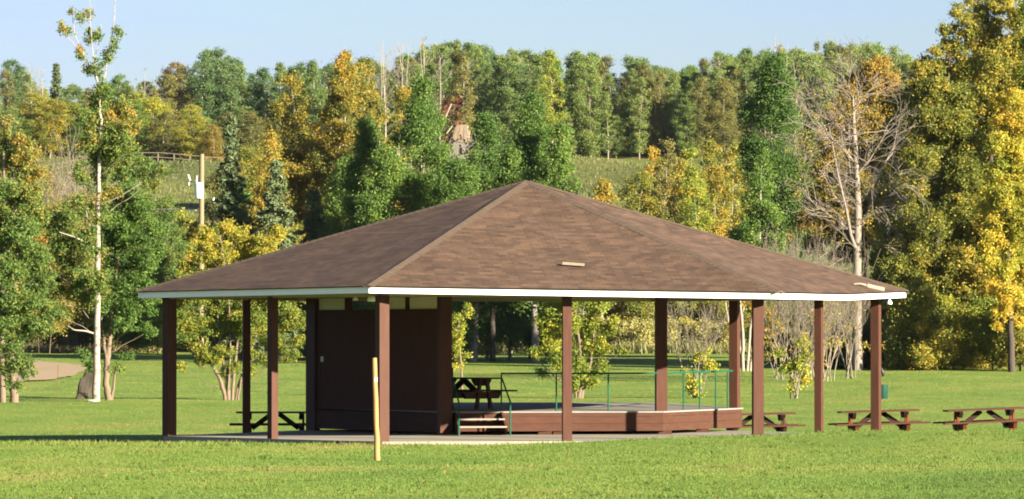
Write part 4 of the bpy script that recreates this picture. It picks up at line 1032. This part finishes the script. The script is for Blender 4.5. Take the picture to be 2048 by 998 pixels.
blob_tree(520, 'golden_tree', 'rounded orange and yellow tree behind the bare grey tree', 1725, 284,
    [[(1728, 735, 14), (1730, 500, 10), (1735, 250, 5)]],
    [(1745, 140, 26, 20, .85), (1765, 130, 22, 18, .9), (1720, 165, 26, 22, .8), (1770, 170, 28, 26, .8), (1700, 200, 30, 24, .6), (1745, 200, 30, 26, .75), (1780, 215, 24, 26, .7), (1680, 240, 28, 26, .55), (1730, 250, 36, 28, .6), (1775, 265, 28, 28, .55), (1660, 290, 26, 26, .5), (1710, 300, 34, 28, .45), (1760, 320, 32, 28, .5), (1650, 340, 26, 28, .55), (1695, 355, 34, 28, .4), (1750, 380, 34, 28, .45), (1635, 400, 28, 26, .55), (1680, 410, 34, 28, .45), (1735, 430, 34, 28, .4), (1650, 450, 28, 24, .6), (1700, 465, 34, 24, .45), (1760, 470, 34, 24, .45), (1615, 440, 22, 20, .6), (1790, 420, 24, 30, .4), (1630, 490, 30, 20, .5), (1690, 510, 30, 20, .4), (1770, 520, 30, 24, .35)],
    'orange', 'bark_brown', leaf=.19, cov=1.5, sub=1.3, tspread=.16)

# big right trees
BT = [('broad olive tree with gold flecks whose left side stands over the right eave', 1868, 266, [(1862, 738, 16), (1868, 560, 13), (1880, 380, 10), (1895, 200, 6), (1900, 90, 3)],
       [(1925, 25, 24, 18, .6), (1895, 60, 20, 16, .55), (1935, 60, 30, 22, .6), (1905, 95, 34, 22, .6), (1870, 100, 16, 14, .65), (1850, 130, 22, 18, .6), (1890, 140, 36, 24, .55), (1935, 135, 34, 24, .6), (1838, 165, 22, 20, .65), (1870, 185, 34, 26, .5), (1920, 190, 38, 26, .45), (1828, 210, 24, 24, .6), (1855, 240, 34, 28, .45), (1905, 245, 40, 28, .4), (1825, 265, 24, 24, .55), (1870, 290, 36, 28, .38), (1930, 295, 38, 28, .4), (1835, 320, 28, 26, .45), (1880, 345, 36, 28, .38), (1930, 350, 38, 28, .4), (1820, 370, 30, 26, .5), (1865, 395, 36, 28, .42), (1920, 405, 38, 28, .4), (1810, 425, 32, 26, .48), (1860, 450, 38, 28, .4), (1915, 460, 38, 28, .45), (1800, 480, 34, 26, .42), (1850, 505, 38, 28, .42), (1905, 515, 38, 28, .45), (1795, 535, 34, 24, .38), (1845, 560, 38, 26, .4), (1900, 570, 38, 26, .45), (1800, 590, 34, 24, .4), (1850, 610, 38, 24, .38), (1905, 620, 38, 24, .4), (1820, 645, 32, 22, .35), (1870, 660, 36, 22, .35), (1915, 670, 34, 20, .35), (1850, 700, 30, 16, .35), (1900, 705, 30, 14, .35)]),
      ('tallest yellow-green tree at the right edge whose top leaves the picture', 1985, 270, [(1966, 738, 20), (1970, 600, 16), (1980, 400, 12), (1985, 200, 8), (1975, 0, 4)],
       [(1950, -5, 24, 18, .6), (1980, -25, 26, 20, .55), (2000, 10, 26, 20, .5), (1960, 30, 26, 20, .62), (2020, -10, 24, 20, .6), (1985, 55, 30, 22, .55), (2030, 40, 28, 24, .5), (1965, 85, 30, 22, .6), (2010, 95, 34, 24, .5), (2045, 90, 28, 26, .5), (1980, 125, 32, 24, .5), (2025, 140, 36, 26, .55), (1960, 160, 30, 24, .5), (2000, 175, 34, 26, .48), (2040, 190, 34, 28, .6), (1970, 205, 34, 26, .45), (2015, 225, 36, 28, .55), (1980, 255, 34, 26, .42), (2040, 255, 34, 28, .62), (1960, 300, 34, 28, .4), (2005, 310, 36, 28, .45), (2050, 315, 36, 30, .6), (1975, 350, 36, 28, .42), (2025, 365, 38, 28, .5), (1965, 400, 36, 28, .45), (2010, 415, 38, 28, .5), (1970, 455, 36, 28, .45), (2020, 470, 38, 28, .5), (1960, 510, 36, 26, .42), (2005, 525, 38, 26, .5), (1965, 565, 34, 24, .4), (2015, 580, 38, 24, .5), (1970, 610, 30, 20, .4), (2020, 630, 34, 20, .5), (1985, 650, 26, 14, .4)]),
      ('bright gold tree standing in front of the tallest one at the right edge', 2022, 258, [(2024, 742, 16), (2020, 640, 12), (2015, 500, 9), (2010, 300, 4)],
       [(2000, 205, 22, 18, .9), (2030, 195, 24, 18, .9), (2010, 240, 28, 20, .95), (2040, 250, 30, 24, .9), (1995, 290, 24, 22, .7), (2030, 300, 34, 24, .75), (2005, 340, 30, 24, .6), (2045, 350, 30, 28, .7), (1985, 385, 28, 22, .65), (2025, 395, 36, 26, .6), (1975, 425, 26, 20, .78), (2010, 445, 34, 24, .65), (2050, 450, 30, 28, .6), (1985, 480, 28, 22, .85), (2025, 495, 36, 24, .65), (1975, 520, 24, 20, .7), (2005, 540, 32, 22, .75), (2045, 545, 32, 24, .7), (1985, 575, 24, 18, .9), (2020, 590, 32, 22, .9), (2050, 600, 28, 22, .85), (2000, 620, 24, 16, .95), (2030, 640, 22, 14, .9), (1995, 655, 12, 10, .85)]),
      ('gold-green tree partly cut off by the right edge of the picture', 2090, 264, [(2085, 742, 16), (2085, 500, 12), (2080, 200, 6)],
       [(2075, 20, 30, 30, .55), (2090, 80, 36, 36, .5), (2080, 150, 40, 36, .55), (2095, 220, 40, 36, .6), (2085, 290, 42, 36, .6), (2090, 360, 44, 36, .55), (2085, 430, 44, 36, .6), (2090, 500, 44, 36, .6), (2085, 570, 44, 34, .6), (2080, 640, 40, 26, .5), (2110, 690, 40, 20, .45)])]
for i, (lab, px, D, tk, bl) in enumerate(BT):
    blob_tree(540 + i, 'poplar_tree', lab, px, D, [tk], bl, ('olivegold', 'olivegold', 'yellowgreen', 'yellowgreen')[i], 'bark_dark', leaf=.185, cov=1.55, tspread=.15, sub=1.2)
for i, (px, w) in enumerate([(1990, 13), (2008, 11), (2040, 12)]):
    D = 272; rng = np.random.default_rng(560 + i); s = m_px(D)
    place_tree('shaded_poplar', 'dark slender trunk in the shade under the big right-hand trees', 'tree', px, D, tree_geo(rng, 7.5, 3.0, 2.6, 'round', 26, leaf=.18, cov=1.4, tint=(.3, .12), tr=w * s * .5, side=8), 'olivegold', 'bark_dark', 'dark trunks under the right-hand trees')
# trees standing behind to close the wall of foliage at the right
BB = [(1790, 240, 110, 300, .35), (1840, 180, 120, 306, .35), (1900, 130, 130, 310, .35), (1965, 90, 130, 304, .35), (2035, 60, 130, 308, .38), (1810, 400, 110, 292, .3), (1870, 420, 110, 296, .3), (1940, 420, 120, 294, .3), (2010, 400, 120, 298, .3), (2090, 100, 130, 300, .35)]
for i, (px, top, w, D, tn) in enumerate(BB):
    D = 271 + (i * 5) % 11
    std_tree(570 + i, 'backing_poplar', 'shaded olive poplar standing behind the big right-hand trees', px, top, w, D, 'olivegold', 'bark_dark', 'round', bottom=690, group='shaded poplars behind the right-hand trees', tint=(tn, .12), leaf=.22, cov=1.8, ncl=85)

# undergrowth right, between dead tree and big trees
UG = [(1685, 640, 80, 268, 'olive', .35), (1648, 655, 70, 266, 'green', .35), (1745, 600, 90, 276, 'olive', .4), (1770, 560, 90, 282, 'olivegold', .4), (1745, 660, 80, 270, 'olive', .4), (1800, 640, 80, 286, 'olive', .45), (1840, 660, 80, 292, 'olive', .4), (1880, 680, 70, 284, 'olive', .35), (1920, 690, 60, 288, 'olive', .3), (1600, 640, 80, 275, 'olivegold', .4), (1560, 620, 80, 282, 'olivegold', .45), (1240, 610, 100, 318, 'brownleaf', .5), (1290, 590, 90, 322, 'olivegold', .4), (1330, 600, 80, 320, 'brownleaf', .45), (1430, 600, 100, 316, 'olivegold', .4), (1480, 580, 90, 312, 'olivegold', .5), (1380, 590, 80, 324, 'brownleaf', .4), (1190, 640, 90, 320, 'brush', .4), (1520, 600, 80, 306, 'brownleaf', .5)]
for i, (px, top, w, D, lm, tn) in enumerate(UG):
    D = D + 22 if D > 305 else D
    std_tree(600 + i, 'undergrowth_bush', 'dark olive bush in the undergrowth along the right edge of the lawn', px, top, w, D, lm, 'bark_brown', 'bush', bottom=738 if D < 290 else 705, group='undergrowth bushes along the right of the lawn', cat='shrub', tint=(tn, .14), leaf=.17, cov=1.4, stems=3, tr=.06)
BR = [(900 + 42 * k + (k * 17 % 13), 634 + (k * 23 % 22), 75, 321 + (k * 7 % 9)) for k in range(16)]
for i, (px, top, w, D) in enumerate(BR):
    std_tree(630 + i, 'brush_bush', 'low tan-olive willow bush in the brush belt seen under the roof', px, top, w, D, 'brush', 'twig', 'bush', bottom=705, group='willow bushes of the brush belt', cat='shrub', tint=(.42, .12), leaf=.16, cov=1.3, stems=3, tr=.04)
BL = [(40 + 48 * k, 395 + (k * 31 % 45), 95, 352 + (k * 13 % 30)) for k in range(11)]
for i, (px, top, w, D) in enumerate(BL):
    std_tree(650 + i, 'slope_bush', 'brownish olive bush on the lower slope behind the utility pole', px, top + 40, w, D, ('olive', 'brownleaf', 'brush', 'olivegold')[i % 4], 'twig', 'bush', bottom=640, group='bushes on the lower slope at the left', cat='shrub', tint=(.45, .14), leaf=.24, cov=1.2, stems=3, tr=.05)
for i, (px, top, w) in enumerate([(75, 320, 60), (110, 330, 50), (140, 318, 56), (165, 335, 46)]):
    rng = np.random.default_rng(665 + i); D = 380 + 5 * i; x = WX(px, D); zb = G(x, D); H = WZ(top, D) - zb; T = Geo()
    for k in range(5):
        a = rng.uniform(0, 6.28); grow(T, (0, 0, -.2), (math.cos(a) * .18, math.sin(a) * .18, 1), H * .42, .06, 4, rng, (2, 3), .33, .3, .72, .016)
    K = Geo(); leaf_faces(K, [(rng.normal(0, .9), rng.normal(0, .9), rng.uniform(.3, .95) * H, .4, rng.uniform(.3, .9)) for _ in range(18)], .2, .35, rng)
    place_tree('twiggy_tree', 'twiggy half-bare brown tree on the slope behind the left aspens', 'tree', px, D, (T, K), 'brownleaf', 'twig', 'twiggy trees on the left slope')

# ------------------------------------------------------------------ shrubs seen under the roof
blob_tree(700, 'leafy_shrub', 'yellow-green leafy shrub behind the stage railing, left of the middle', 1160, 192,
    [[(1157, 797, 12), (1165, 760, 8), (1160, 700, 6), (1150, 620, 4)], [(1160, 797, 9), (1178, 750, 6), (1186, 680, 4), (1190, 610, 3)], [(1154, 797, 8), (1140, 740, 5), (1120, 690, 3)]],
    [(1110, 610, 26, 20, .6), (1150, 600, 28, 20, .55), (1195, 610, 26, 20, .5), (1095, 650, 24, 22, .7), (1135, 645, 30, 22, .5), (1180, 650, 28, 22, .55), (1215, 655, 16, 20, .6), (1105, 690, 22, 20, .75), (1145, 690, 26, 22, .5), (1188, 695, 26, 20, .6), (1120, 725, 20, 18, .55), (1160, 735, 22, 20, .5), (1195, 735, 22, 18, .55), (1180, 765, 16, 14, .6), (1150, 770, 14, 12, .5), (1075, 705, 12, 10, .6), (1230, 640, 12, 12, .8), (1210, 690, 14, 12, .8), (1085, 745, 16, 5, .4), (1245, 700, 10, 6, .6)],
    'yellowgreen', 'bark_brown', leaf=.125, cov=1.5, sub=1.5, cat='shrub', bare=[([(1150, 790), (1125, 765), (1098, 742), (1080, 725)], .02, 4, 2)])
def bare_shrub(seed, label, px, D, top, spread, blobs, n=9, leafm='yellowgreen'):
    rng = np.random.default_rng(seed); x = WX(px, D); zb = G(x, D); H = WZ(top, D) - zb; T = Geo(); s = m_px(D)
    for k in range(n):
        a = rng.uniform(0, 6.28); q = rng.uniform(.1, 1) * spread
        grow(T, (rng.normal(0, .10), rng.normal(0, .10), -.1), (math.cos(a) * q, math.sin(a) * q, 1), H * rng.uniform(.36, .46), rng.uniform(.018, .034), 4, rng, (1, 3), .30, .25, .74, .006)
    K = Geo(); cl = []
    for (qx, qy, rx, ry, tb) in blobs:
        for _ in range(max(5, int(rx * ry / 14))):
            d = rng.normal(0, 1, 3); d /= np.linalg.norm(d); d *= rng.random() ** .4
            cl.append((WX(qx, D) - x + d[0] * rx * s, d[1] * rx * s, WZ(qy, D) - zb + d[2] * ry * s, max(.10, .5 * min(rx, ry) * s), tb + rng.normal(0, .14)))
    if cl: leaf_faces(K, cl, .115, 1.5, rng)
    return place_tree('bare_shrub', label, 'shrub', px, D, (T, K), leafm, 'twig')
bare_shrub(710, 'half-bare shrub with a leafy green base behind the right stage railing', 1394, 190, 585, .30, [(1400, 715, 16, 14, .6), (1418, 735, 14, 14, .6), (1388, 770, 18, 16, .45), (1375, 745, 10, 12, .5), (1400, 790, 12, 6, .5), (1420, 700, 10, 8, .85), (1370, 640, 10, 8, .7)], 8)
bare_shrub(711, 'tall grey-stemmed shrub with yellow-green leaves seen between right-hand posts', 1592, 190, 560, .24, [(1605, 690, 12, 26, .6), (1600, 730, 16, 24, .55), (1612, 760, 10, 18, .75), (1575, 735, 16, 16, .35), (1585, 770, 12, 14, .35), (1560, 710, 10, 12, .4), (1620, 715, 8, 12, .6)], 7)
for i, (px, top, D) in enumerate([(1560, 452, 236), (1610, 470, 240), (1655, 500, 232), (1700, 520, 238), (1590, 505, 230), (1640, 540, 226)]):
    rng = np.random.default_rng(720 + i); x = WX(px, D); zb = G(x, D); H = WZ(top, D) - zb; T = Geo()
    for k in range(9):
        a = rng.uniform(0, 6.28); q = rng.uniform(.05, .30); grow(T, (rng.normal(0, .2), rng.normal(0, .2), -.1), (math.cos(a) * q, math.sin(a) * q, 1), H * rng.uniform(.32, .42), rng.uniform(.02, .036), 4, rng, (2, 3), .26, .26, .74, .007)
    K = Geo(); leaf_faces(K, [(rng.normal(0, .8), rng.normal(0, .8), rng.uniform(.2, .7) * H, .3, rng.uniform(.3, .8)) for _ in range(12)], .13, .4, rng)
    place_tree('willow_shrub', 'beige leafless willow thicket rising over the right roof slope', 'shrub', px, D, (T, K), 'gold', 'twig', 'leafless willows over the right roof slope')
blob_tree(730, 'birch_clump', 'clump of slender pale stems with gold leaves left of the right near post', 1490, 258,
    [[(1478, 737, 6), (1482, 680, 5), (1490, 590, 4)], [(1486, 737, 7), (1486, 670, 6), (1478, 580, 4)], [(1494, 737, 6), (1500, 660, 5), (1510, 580, 3)], [(1500, 737, 5), (1512, 670, 4), (1535, 590, 3)], [(1470, 737, 5), (1462, 680, 4), (1450, 600, 3)]],
    [(1470, 600, 24, 16, .7), (1505, 605, 24, 18, .75), (1535, 620, 20, 18, .65), (1490, 640, 18, 16, .6), (1550, 650, 18, 18, .6), (1530, 665, 16, 14, .75), (1460, 650, 14, 14, .5), (1545, 700, 20, 16, .4)], 'gold', 'bark_pale', leaf=.16, cov=.8, cat='tree')
blob_tree(731, 'leafy_shrub', 'narrow yellow-green shrub showing just right of the dark wall', 921, 200,
    [[(925, 800, 6), (922, 720, 4), (918, 640, 3)]], [(915, 640, 16, 16, .5), (925, 665, 14, 16, .6), (915, 690, 18, 16, .55), (922, 715, 16, 14, .65), (912, 735, 12, 12, .7), (935, 620, 14, 14, .5), (905, 660, 12, 20, .5)], 'yellowgreen', 'bark_brown', leaf=.115, cov=1.0, cat='shrub')

# ------------------------------------------------------------------ far wood on the crest: shared variants
def far_variants():
    out = []
    for k in range(10):
        rng = np.random.default_rng(800 + k)
        prof = ('poplar', 'column', 'top', 'round', 'top', 'column', 'poplar', 'top', 'round', 'column')[k]
        H = 14.0; z0 = (2.0, 1.0, 3.5, .8, 4.5, .8, 1.5, 3.0, .8, 1.6)[k]; Wd = (3.4, 2.8, 3.6, 4.4, 3.2, 3.0, 3.8, 4.0, 4.8, 2.6)[k]
        T, K = tree_geo(rng, H, z0, Wd * .92, prof, 105, leaf=.21, cov=1.7, tint=(.45, .15), tr=.13, limbs=.35, side=5)
        out.append((T.mesh('trunk', M['bark_grey' if k % 2 else 'bark_pale'], True), K.mesh('crown', LEAFM['farwood'])))
    for k in range(3):
        rng = np.random.default_rng(820 + k); T = Geo()
        T.tube([(rng.normal(0, .1), rng.normal(0, .1), z) for z in (-.3, 4, 8, 11, 14)], [.13, .11, .08, .05, .015], 5, cap=False)
        for _ in range(26):
            z = rng.uniform(5, 13.5); a = rng.uniform(0, 6.28); grow(T, (0, 0, z), (math.cos(a) * .6, math.sin(a) * .6, .8), (14.5 - z) * .25 + .5, .022, 2, rng, (1, 3), .45, .1, .7, .009)
        K = Geo(); leaf_faces(K, [(rng.normal(0, .8), rng.normal(0, .8), rng.uniform(6, 13), .4, rng.uniform(.3, .8)) for _ in range(10)], .3, .4, rng)
        out.append((T.mesh('trunk', M['bark_pale'], True), K.mesh('crown', LEAFM['farwood'])))
    rng = np.random.default_rng(830); T, K = Geo(), Geo(); T.tube([(0, 0, -.3), (0, 0, 14)], [.16, .02], 5, cap=False); cl = []
    for z in np.arange(1, 13.8, .42):
        r = 1.9 * (1 - z / 14.2) ** .85 + .1
        for _ in range(7):
            a = rng.uniform(0, 6.28)
            for q in (.4, .75, 1): cl.append((r * q * math.cos(a), r * q * math.sin(a), z - .25 * r * q, .26, .45 + rng.normal(0, .14)))
    leaf_faces(K, cl, .34, 2.2, rng, up=.4, aspect=.4, flat=.6)
    out.append((T.mesh('trunk', M['bark_dark'], True), K.mesh('crown', LEAFM['spruce'])))
    return out
FV = far_variants()
def far_tree(name, px, D, top, v, label, group, leafm=None, wid=1.0, rz=0.0, cat='tree'):
    x = WX(px, D); z = G(x, D); H = WZ(top, D) - z; s = H / 14.0
    t = thing(name, (x, D, z), label, cat, group, rz); t.scale = (s ** .6 * wid, s ** .6 * wid, s)
    for nm, me in zip(('trunk', 'crown'), FV[v]):
        o = bpy.data.objects.new(nm, me); C.objects.link(o); o.parent = t
        if nm == 'crown' and leafm:
            o.material_slots[0].link = 'OBJECT'; o.material_slots[0].material = LEAFM[leafm]
    return t
SKX = [760, 780, 830, 870, 920, 960, 985, 1000, 1050, 1100, 1118, 1133, 1150, 1190, 1212, 1236, 1260, 1300, 1330, 1370, 1400, 1430, 1460, 1490, 1520, 1560, 1600, 1650, 1700, 1740, 1780, 1830, 1900]
SKY_ = [140, 128, 88, 82, 78, 85, 98, 102, 98, 104, 112, 150, 108, 102, 125, 155, 118, 116, 122, 136, 126, 110, 100, 96, 94, 100, 94, 86, 88, 82, 94, 100, 110]
rng = np.random.default_rng(900); q = 0
for row, D0 in enumerate((648, 657, 668, 682, 700)):
    step = (20, 22, 24, 26, 30)[row]
    for px in np.arange(775 + row * 7, 1900, step):
        p = px + rng.uniform(-8, 8); sk = np.interp(p, SKX, SKY_)
        top = sk + rng.uniform(0, 26) - 4 + (30, 18, 8, 2, 0)[row] * rng.uniform(.3, 1.6)
        if 872 < p < 985 and row == 0: continue
        if 1125 < p < 1142 or 1226 < p < 1246: top += 25
        lm = ('farwood', 'bluegreen', 'farwood', 'farwood', 'olive', 'farwood', 'green')[rng.integers(7)] if p < 1130 or row > 1 else ('farwood', 'farwood', 'olive', 'farwood')[rng.integers(4)]
        far_tree('forest_poplar', p, D0 + rng.uniform(-4, 4), top, int(rng.integers(10)) if row else (1, 3, 5, 8, 6, 9)[rng.integers(6)], 'tall green poplar in the wood along the crest of the hill', 'poplars in the wood on the hill crest', lm, rng.uniform(.85, 1.2), rng.uniform(0, 6.28)); q += 1
for i, (px, top) in enumerate([(770, 110), (800, 92), (846, 80), (880, 110), (935, 120), (1040, 120), (1010, 130), (1440, 120), (1620, 110)]):
    far_tree('bare_forest_tree', px, 644 + i, top, 10 + i % 3, 'leafless pale tree at the edge of the wood on the crest', 'leafless trees of the crest wood', None, 1.1, i)
for i, (px, top, lm, lab) in enumerate([(910, 190, 'redleaf', 'dark red tree just above the pile of broken boards'), (1105, 108, 'yellowgreen', 'bright yellow-green poplar at the gap in the wood on the crest'), (925, 108, 'brownleaf', 'olive poplar in the wood directly above the red tree')]):
    far_tree('forest_poplar', px, 642, top, (3, 0, 0)[i], lab, None, ('redleaf', 'yellowgreen', 'olive')[i], 1.15, i)

# left skyline
LS = [(12, 140, 1, 'olive'), (28, 122, 2, 'bluegreen'), (52, 150, 0, 'farwood'), (85, 178, 3, 'yellowgreen'), (120, 178, 8, 'farwood'), (150, 170, 3, 'farwood'), (178, 178, 0, 'olive'), (205, 165, 3, 'farwood'), (232, 152, 8, 'green'), (262, 172, 3, 'farwood'), (285, 168, 0, 'yellowgreen'), (300, 165, 8, 'farwood'), (325, 150, 2, 'olive'), (345, 126, 2, 'brownleaf'), (368, 136, 7, 'olive'), (402, 108, 7, 'bluegreen'), (418, 102, 2, 'bluegreen'), (440, 100, 7, 'bluegreen'), (462, 118, 4, 'bluegreen'), (484, 158, 3, 'farwood'), (508, 150, 0, 'bluegreen'), (530, 138, 6, 'bluegreen'), (556, 128, 0, 'farwood'), (580, 135, 6, 'bluegreen'), (605, 128, 0, 'bluegreen'), (628, 124, 6, 'farwood'), (655, 128, 3, 'bluegreen'), (690, 120, 0, 'farwood'), (720, 118, 6, 'bluegreen'), (750, 122, 3, 'farwood'), (-15, 150, 1, 'farwood'), (-40, 140, 2, 'farwood')]
for i, (px, top, v, lm) in enumerate(LS):
    far_tree('skyline_tree', px, 662 + (i * 17 % 25), top, v, 'leafy tree on the left skyline above the hillside meadow', 'trees on the left skyline', lm, 1.15, i * 1.3)
    far_tree('skyline_tree', px + 12, 690 + (i * 7 % 15), top + 14, (v + 3) % 10, 'leafy tree on the left skyline above the hillside meadow', 'trees on the left skyline', 'farwood', 1.15, i * 2.1)
for i, (px, top) in enumerate([(62, 128), (82, 140), (288, 140)]):
    far_tree('bare_skyline_tree', px, 660 + i, top, 10 + i, 'thin leafless tree on the left skyline', 'leafless trees on the left skyline', None, 1.0, i)
far_tree('spruce_tree', 112, 655, 124, 13, 'pointed spruce on the left skyline beside the aspen top', None, None, .9)
LB = [(20, 215, 8, 'farwood'), (50, 205, 3, 'olive'), (75, 188, 8, 'yellow'), (100, 200, 3, 'olivegold'), (120, 215, 8, 'yellowgreen'), (150, 205, 3, 'yellow'), (165, 230, 8, 'green'), (195, 215, 3, 'olive'), (225, 225, 8, 'farwood'), (255, 200, 3, 'green'), (280, 190, 8, 'yellowgreen'), (305, 195, 3, 'yellowgreen'), (325, 225, 8, 'olive'), (345, 235, 3, 'green'), (365, 225, 8, 'olive'), (410, 235, 3, 'farwood'), (428, 250, 8, 'olive'), (455, 225, 3, 'olive'), (480, 215, 8, 'farwood'), (505, 225, 3, 'olive'), (535, 235, 8, 'olive'), (100, 245, 8, 'yellow'), (60, 240, 3, 'green'), (300, 250, 8, 'olive'), (270, 255, 3, 'olive'), (400, 262, 8, 'brownleaf'), (30, 262, 8, 'green')]
for i, (px, top, v, lm) in enumerate(LB):
    far_tree('hillside_tree', px, 632 + (i * 11 % 16), top, v, 'rounded small tree in front of the left skyline wood', 'small trees along the top of the left meadow', lm, 1.55, i * .9)
far_tree('hillside_tree', 388, 628, 212, 8, 'bright yellow rounded tree above the utility pole', None, 'yellow', 1.35, .4)
far_tree('hillside_tree', 428, 626, 250, 8, 'small orange-brown tree right of the bright yellow one', None, 'orange', 1.1, 1.4)

# ------------------------------------------------------------------ meadow fence and broken shed
D = 618
fn = thing('fence', (WX(250, D), D, gz(250, D)), 'weathered rail fence across the top of the left meadow', 'fence')
pp = [(WX(p, D) - WX(250, D), 0, gz(p, D) - gz(250, D)) for p in np.arange(60, 450, 32)]
for a in pp:
    g = Geo(); g.box((a[0], 0, a[2] + .5), (.13, .13, 1.15)); g.build('fence_post', M['fence'], fn)
for h in (.55, 1.1):
    g = Geo()
    for a, b in zip(pp[:-1], pp[1:]): g.bar((a[0], -.1, a[2] + h), (b[0], -.1, b[2] + h), .05, .07)
    g.build('rail', M['fence'], fn)
D = 638
sh = thing('broken_shed', (WX(922, D), D, gz(922, D)), 'collapsed shed of tan and grey boards on the hillside', 'shed')
s_ = m_px(D); zs = sh.location.z
def SL(px, py, dy=0.0): return Vector((WX(px, D) - sh.location.x, dy, WZ(py, D) - zs))
SC = [(10, 330, 100, 420), (45, 300, 90, 560), (90, 345, 80, 430), (205, 320, 90, 520), (235, 300, 80, 580), (190, 360, 90, 450), (455, 330, 80, 470), (490, 300, 90, 540), (520, 330, 80, 480), (250, 350, 80, 440), (480, 370, 90, 420), (420, 400, 80, 410), (300, 410, 80, 400), (350, 425, 80, 395), (230, 385, 80, 405), (60, 380, 90, 400), (130, 395, 90, 398)]
for i_, (px, top, w, D_) in enumerate(SC):
    std_tree(980 + i_, 'slope_tree', 'leafy yellow-green tree scattered on the left hillside below the fence', px, top, w, D_, ('green', 'olive', 'olivegold', 'yellowgreen', 'autumn_green')[i_ % 5], 'bark_grey', 'bush', bottom=top + 5200 / D_ * 8, group='trees scattered on the left hillside', tint=(.45, .15), leaf=.26, cov=1.4)
FR = [(1830, 560, 120, 262), (1880, 600, 110, 264), (1930, 560, 120, 268), (1800, 470, 100, 270), (1950, 440, 120, 266), (1985, 600, 110, 262), (2040, 620, 110, 260), (1900, 330, 130, 272), (1850, 640, 90, 261)]
for i_, (px, top, w, D_) in enumerate(FR):
    std_tree(1010 + i_, 'filling_poplar', 'leafy gold-green sapling filling the foot of the right-hand trees', px, top, w, D_, ('olivegold', 'yellowgreen')[i_ % 2], 'bark_dark', 'bush', bottom=725, group='saplings at the foot of the right-hand trees', tint=(.5, .17), leaf=.19, cov=1.4, tr=.06)
rng = np.random.default_rng(950)
for k in range(9):
    t0 = k / 8; g = Geo(); a = SL(914 + 20 * t0, 249, .8); b = SL(905 + 34 * t0, 284 + rng.uniform(-3, 3), -.6); g.bar(a, b, .30, .06); g.build('board', M['old_board' if k % 4 != 2 else 'old_grey'], sh)
for k in range(4):
    g = Geo(); t0 = k / 3; g.bar(SL(912 - 2 * t0, 250 + 4 * t0, .8 + t0), SL(890 + 8 * t0, 284, .5 + t0), .5, .06); g.build('side_board', M['bark_dark'], sh)
g = Geo(); g.box(SL(918, 305, .6), (2.4, 2.2, 3.0)); g.build('shed_wall', M['old_grey'], sh)
for k in range(14):
    a = SL(900 + rng.uniform(0, 62), 278 + rng.uniform(0, 28), -1.2 + rng.normal(0, .4)); d = Vector((rng.normal(0, 1), rng.normal(0, .4), rng.normal(.4, .6))); d.normalize()
    g = Geo(); g.bar(a, a + d * rng.uniform(.7, 1.7), .22, .06); g.build('loose_board', M['old_grey' if k % 3 else 'old_board'], sh)
for (a, b) in (((893, 268), (905, 252)), ((891, 235), (903, 208)), ((938, 272), (940, 262))):
    g = Geo(); g.tube([SL(*a, -1.2), SL(*b, -1.0)], .09, 5); g.build('leaning_pole', M['bark_pale'], sh)
